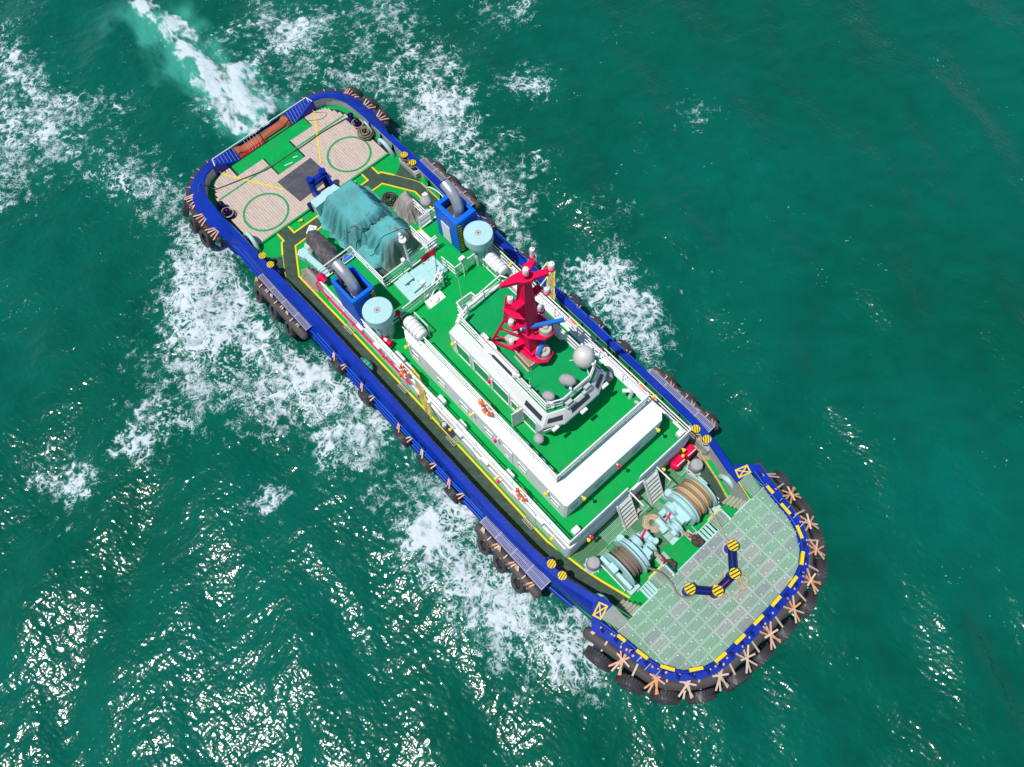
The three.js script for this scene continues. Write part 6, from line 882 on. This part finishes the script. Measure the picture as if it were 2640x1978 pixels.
// deck box, satellite dome, covered searchlight, water monitor
{ const b = thing('deck_box', 'low white deck box with dark hinges next to the pale blue hatch', 'box', null, 13.4, AD, 0.32, -0.03); M('body', rbox(0.68, 0.5, 1.02, 0, 0.26, 0, 0.03), mWhite, b); M('lid', rbox(0.73, 0.06, 1.07, 0, 0.54, 0, 0.02), mWhite, b); M('hinge', [tube([V(-0.05, 0.59, -0.2), V(0.1, 0.6, -0.1), V(0.12, 0.59, 0.1)], 0.015, 10, 5)], mBlack, b); M('lock', box(0.06, 0.02, 0.06, -0.15, 0.58, 0.25), mBlack, b); }
const mDome = mat(0.62, 0.6, 0.56, 0.5);
{
  const d = thing('satellite_dome', 'white satellite dome on legs at the port front of the wheelhouse roof', 'satellite dome', null, 22.62, RD, -1.22);
  M('radome', new THREE.LatheGeometry([[0, 0.42], [0.3, 0.45], [0.44, 0.6], [0.48, 0.85], [0.46, 1.1], [0.36, 1.34], [0.2, 1.46], [0, 1.5]].map((q) => new THREE.Vector2(...q)), 36), mDome, d); for (const a of [0.4, 2.5, 4.6]) M('leg', bar(V(0.7 * Math.cos(a), 0, 0.7 * Math.sin(a) * 0.6), V(0.2 * Math.cos(a), 0.55, 0.2 * Math.sin(a)), 0.03, 6), mWhite, d);
  M('stem', cyl(0.12, 0.12, 0.45, 0, 0, 0, 12), mWhite, d);
  const l = thing('searchlight', 'searchlight under a grey cover at the front of the wheelhouse roof', 'searchlight', null, 22.9, RD, 0.0, 0.55);
  M('cover', (() => { const g = new THREE.SphereGeometry(0.42, 26, 18).scale(0.95, 0.75, 0.62), p = g.attributes.position; for (let i = 0; i < p.count; i++) { const k = 1 + 0.14 * (vn(p.getX(i) * 6, p.getY(i) * 9 + p.getZ(i) * 4, 501) - 0.5); p.setXYZ(i, p.getX(i) * k, p.getY(i) * k, p.getZ(i) * k); } g.computeVertexNormals(); return g.translate(0, 0.72, 0); })(), mCanvasGrey, l); M('post', [cyl(0.12, 0.1, 0.5, 0, 0, 0, 12), rbox(0.3, 0.1, 0.3, 0, 0.4, 0, 0.02)], mDark, l);
  const m = thing('roof_monitor', 'white water monitor under a grey hood beside the starboard roof rail', 'fire monitor', null, 22.93, RD, 1.08, 0.4);
  M('body', [cyl(0.25, 0.2, 0.3, 0, 0, 0, 18), cyl(0.19, 0.19, 0.25, 0, 0.3, 0, 16), ball(0.13, 0.2, 0.3, 0.2)], mWhite, m); M('hood', new THREE.SphereGeometry(0.27, 18, 12).scale(1.1, 0.7, 0.8).rotateZ(0.3).translate(-0.08, 0.72, 0), mCanvasGrey, m);
}
// flag
{
  const f = thing('flag', 'red flag flying from a thin staff above the pale blue hatch', 'flag', null, 12.1, AD + 0.28, -0.75);
  M('staff', bar(V(0, 0, 0), V(-0.16, 2.2, -0.36), 0.022, 6), mDark, f);
  const rows = []; for (let i = 0; i <= 14; i++) { const t = i / 14, r = []; for (let j = 0; j <= 4; j++) { const q = j / 4, b = V(-0.16, 2.2, -0.36).lerp(V(-0.12, 1.72, -0.28), q); r.push(b.add(V(-0.12 * t + 0.05 * Math.sin(t * 9 + q), -0.12 * t * t + 0.05 * Math.sin(t * 8 + 1), 0.88 * t))); } rows.push(r); }
  const g = loft(rows), back = loft(rows.map((r) => r.map((p) => p.clone().add(V(0.006, 0.004, 0))).reverse())); M('cloth', [g, back], mFlag, f);
}
// lifebuoys
[[24.26, AD + 0.55, 4.09, 1, 'orange lifebuoy on the starboard boat deck rail near the bow'], [15.42, AD + 0.55, 4.12, 1, 'orange lifebuoy on the starboard boat deck rail beside the scrambling net'], [20.6, BD + 0.55, 2.88, 1, 'orange lifebuoy on the starboard bridge deck rail'], [24.3, AD + 0.6, -4.1, -1, 'orange lifebuoy on the port boat deck rail near the bow'], [19.3, AD + 0.55, -4.1, -1, 'orange lifebuoy on the port boat deck rail amidships']].forEach(([x, y, z, s, lab]) => {
  const l = thing('lifebuoy', lab, 'lifebuoy', 'orange lifebuoys', x, y, z); l.rotation.x = s * -0.45; M('ring', new THREE.TorusGeometry(0.29, 0.085, 10, 30), mOrange, l);
  for (let k = 0; k < 4; k++) M('band', new THREE.TorusGeometry(0.29, 0.09, 10, 4, 0.28).rotateZ(k * Math.PI / 2 + 0.4), mWhite, l);
  M('grab_line', new THREE.TorusGeometry(0.39, 0.012, 5, 30), mCream, l);
});
[[20.15, BD + 0.6, 2.88, 'small orange buoy light on the starboard bridge deck rail'], [25.1, AD + 0.6, -4.1, 'small orange buoy light on the port boat deck rail']].forEach(([x, y, z, lab]) => { const l = thing('buoy_light', lab, 'buoy light', 'buoy lights', x, y, z); M('float', [cyl(0.13, 0.13, 0.2, 0, -0.1, 0, 14), ball(0.1, 0, 0.14, 0)], mTape, l); M('stem', cyl(0.05, 0.05, 0.2, 0, -0.3, 0, 8), mBlack, l); });
// scrambling nets over the side rails
both((s) => {
  const n = thing('scrambling_net', s > 0 ? 'yellow rope scrambling net hung over the starboard boat deck rail' : 'yellow rope scrambling net standing out over the port side', 'net', 'scrambling nets');
  const c = s > 0 ? [V(15.75, 4.95, 3.85), V(16.35, 4.95, 3.85), V(17.75, 2.9, 4.55), V(17.2, 2.9, 4.5)] : [V(15.85, 4.9, -5.45), V(16.35, 4.9, -5.5), V(17.5, 4.2, -4.4), V(17.05, 4.2, -4.35)];
  const q = (u, v) => c[0].clone().lerp(c[1], u).lerp(c[3].clone().lerp(c[2], u), v), gs = [];
  for (let i = 0; i <= 6; i++) gs.push(tube(Array.from({ length: 9 }, (_, k) => q(i / 6, k / 8).add(V(0.05 * Math.sin(k * 2 + i), 0.06 * Math.sin(k * 3 + i * 2), 0.05 * Math.cos(k * 2.3 + i)))), 0.028, 24, 5));
  for (let i = 0; i <= 16; i++) gs.push(tube([q(0, i / 16), q(0.3, (i + 0.7) / 17.2), q(0.7, (i - 0.4 + 0.5) / 17), q(1, i / 16)], 0.024, 8, 5));
  M('netting', gs, mRopeNet, n); M('head_bar', bar(c[0], c[1], 0.04, 8), mYellow, n); M('side_bar', [bar(c[0], c[3], 0.035, 6), bar(c[1], c[2], 0.035, 6)], mYellow, n);
  if (s < 0) M('boom', [bar(V(15.9, AD, -4.05), V(15.85, 4.9, -5.45), 0.035, 6), bar(V(16.4, AD, -4.05), V(16.35, 4.9, -5.5), 0.035, 6)], mWhite, n);
});
{ const t = thing('tool_tray', 'black tray with a round grey lamp on the starboard wall below the net', 'tray', null, 19.0, 3.35, 4.38, 0.0); M('tray', rbox(1.0, 0.06, 0.34, 0, 0.1, 0, 0.02), mDark, t); M('lamp', [cyl(0.14, 0.12, 0.16, -0.3, 0.13, 0, 16)], mGalv, t); M('bracket', box(0.9, 0.1, 0.06, 0, 0.02, -0.17), mWhite, t); }
{ const g = (() => { const q = new THREE.SphereGeometry(0.5, 26, 14).scale(0.95, 0.55, 0.45), p = q.attributes.position; for (let i = 0; i < p.count; i++) { const k = 1 + 0.3 * (vn(p.getX(i) * 5 + 9, p.getZ(i) * 9, 511) - 0.5); p.setXYZ(i, p.getX(i) * k, p.getY(i) * k, p.getZ(i) * k); } q.computeVertexNormals(); return q; })(); const t = thing('canvas_bundle', 'turquoise canvas bundle lashed on the starboard side deck', 'bundle', null, 12.55, DK + 0.42, 5.02, 0.05); M('bundle', g, paint(0.06, 0.36, 0.36, 0.8, { vary: 0.25, tile: 1, s: 51 }), t); for (const x of [-0.25, 0.02, 0.27]) M('lashing', new THREE.TorusGeometry(0.27, 0.014, 5, 20).scale(1, 1.05, 1).rotateY(Math.PI / 2).translate(x, 0, 0), mBlack, t); }
// ropes
const coil = (x, y, z, R, turns, r, h = 0.03, wob = 0.06) => { const p = []; for (let i = 0; i <= turns * 14; i++) { const t = i / 14, a = t * 2 * Math.PI, q = R * (0.35 + 0.65 * ((t * 0.37) % 1)) + wob * (vn(t * 3, 1, 601) - 0.5); p.push(V(x + q * Math.cos(a), y + r + h * t / turns * 3 + r * 1.5 * ((t * 0.37) % 1 < 0.5 ? 1 : 0), z + q * Math.sin(a))); } return tube(p, r, turns * 26, 6); };
tag(M('rope_coil', coil(-0.45, DK, -4.9, 0.5, 14, 0.045, 0.12), mRopeBrown), 'thick brown rope coil on the planks by the port stern bollards', 'rope');
tag(M('rope_coil', coil(29.2, DK + 0.1, -0.2, 0.5, 18, 0.03, 0.03), mRopeBuff), 'flat round buff rope coil between the bow windlasses', 'rope');
tag(M('rope_coil', coil(28.5, DK, -4.9, 0.42, 8, 0.025, 0.02), mRopeBuff), 'loose pale rope coil on the deck below the port forward bollard', 'rope');
tag(M('wire_coil', coil(4.55, DK, -2.85, 0.48, 12, 0.025, 0.1), mRopeDark), 'dark wire coil on the green deck beside the teal tarpaulin', 'rope');
tag(M('stern_line', tube([[-3.55, 5.45, 2.3], [-3.8, 5.15, 2.5], [-3.75, 4.8, 2.0], [-3.55, 4.5, 1.68], [-3.15, 3.2, 1.68], [-2.8, 2.0, 1.68], [-2.6, 1.2, 1.68], [-2.58, -0.36, 1.68], [-2.55, -1.6, 1.68], [-2.58, -3.0, 1.68], [-2.4, -4.8, 1.7]].map(([x, z, y]) => V(x, y, z)), 0.03, 120, 6), mRopeDark), 'long mooring line lying across the stern planks from rail to bollard', 'rope');
tag(M('thin_line', tube([[-4.3, -3.5], [-3.9, -4.0], [-3.6, -4.1], [-3.5, -3.7], [-3.75, -3.2], [-4.0, -2.9], [-3.8, -2.7], [-3.95, -2.5]].map(([x, z]) => V(x, DK + 0.03, z)), 0.012, 60, 5), mRopeDark), 'thin dark line in loops at the port end of the stern gate', 'rope');
both((s) => tag(M('bollard_rope', [0, 1, 2, 3].map((k) => tube(Array.from({ length: 16 }, (_, i) => { const a = i / 16 * 2 * Math.PI; return V(-1.37 + (0.24 + 0.03 * k) * Math.cos(a) * (k < 2 ? 1 : 1.15), DK + 0.1 + k * 0.07 + 0.03 * Math.sin(a * 2 + k), s * 4.99 + (0.24 + 0.03 * k) * Math.sin(a)); }), 0.028, 40, 6, true)), mRopeBuff), s > 0 ? 'pale rope turned round the starboard stern bollard' : 'pale rope turned round the port stern bollard', 'rope'));
{
  const fig8 = (x0, x1, z, y, n, r, m, lab) => tag(M('bollard_rope', Array.from({ length: n }, (_, k) => tube(Array.from({ length: 24 }, (_, i) => { const a = i / 24 * 2 * Math.PI; return V((x0 + x1) / 2 + ((x1 - x0) / 2 + 0.2) * Math.cos(a) * 1.02, y + k * 0.05 + 0.02 * Math.sin(a * 3), z + (0.2 + 0.015 * k) * (k % 2 ? Math.sin(2 * a) : Math.sin(a))); }), r, 60, 6, true)), m), lab, 'rope');
  fig8(3.2, 4.02, -5.3, 2.2, 6, 0.03, mRopeBrown, 'brown rope made fast in turns round the port aft bollard');
  fig8(27.4, 28.15, -5.06, 2.46, 8, 0.032, mRopeBuff, 'buff rope made fast in turns round the port forward bollard');
}
tag(M('bow_hawser', tube([[30.35, 1.95, 2.9], [30.8, 1.8, 3.3], [31.2, 1.65, 3.45], [31.9, 1.6, 3.43], [32.3, 1.75, 3.42], [32.65, 1.68, 3.42], [32.9, 1.35, 3.5], [32.75, 1.08, 3.55]].map(([x, z, y]) => V(x, y, z)), 0.05, 70, 7), mRopeBrown), 'brown hawser led from the starboard bow winch to the bow bitt', 'rope');
tag(M('bow_hawser', tube([[30.45, -2.55, 2.9], [30.8, -2.3, 3.25], [31.3, -2.15, 3.4], [32.2, -1.75, 3.6], [32.5, -1.7, 3.9], [32.75, -1.6, 4.0], [32.9, -1.2, 4.02], [33.3, -0.8, 4.02]].map(([x, z, y]) => V(x, y, z)), 0.03, 60, 6), mRopeBuff), 'pale hawser led from the port bow winch to the bow bitt', 'rope');
tag(M('rope_tangle', [tube([[33.7, -0.4], [33.95, -0.85], [34.15, -0.5], [34.25, -0.15], [33.9, 0.2], [33.6, 0.5], [33.35, 0.95], [33.1, 0.7], [33.2, 0.2], [33.25, -0.3], [33.05, -0.45]].map(([x, z], i) => V(x, BOW + 0.05 + 0.02 * (i % 3), z)), 0.045, 90, 6), tube([[33.75, -0.9], [34.0, -1.1], [34.2, -0.85], [34.05, -0.6], [33.8, -0.7], [33.7, -0.95], [33.95, -1.2], [34.25, -0.9], [34.3, -0.5]].map(([x, z], i) => V(x, BOW + 0.09 + 0.02 * (i % 2), z)), 0.04, 70, 6)], mRopeBuff), 'loose buff rope lying in bights around the bow bitt', 'rope');

renderer.render(scene, camera);
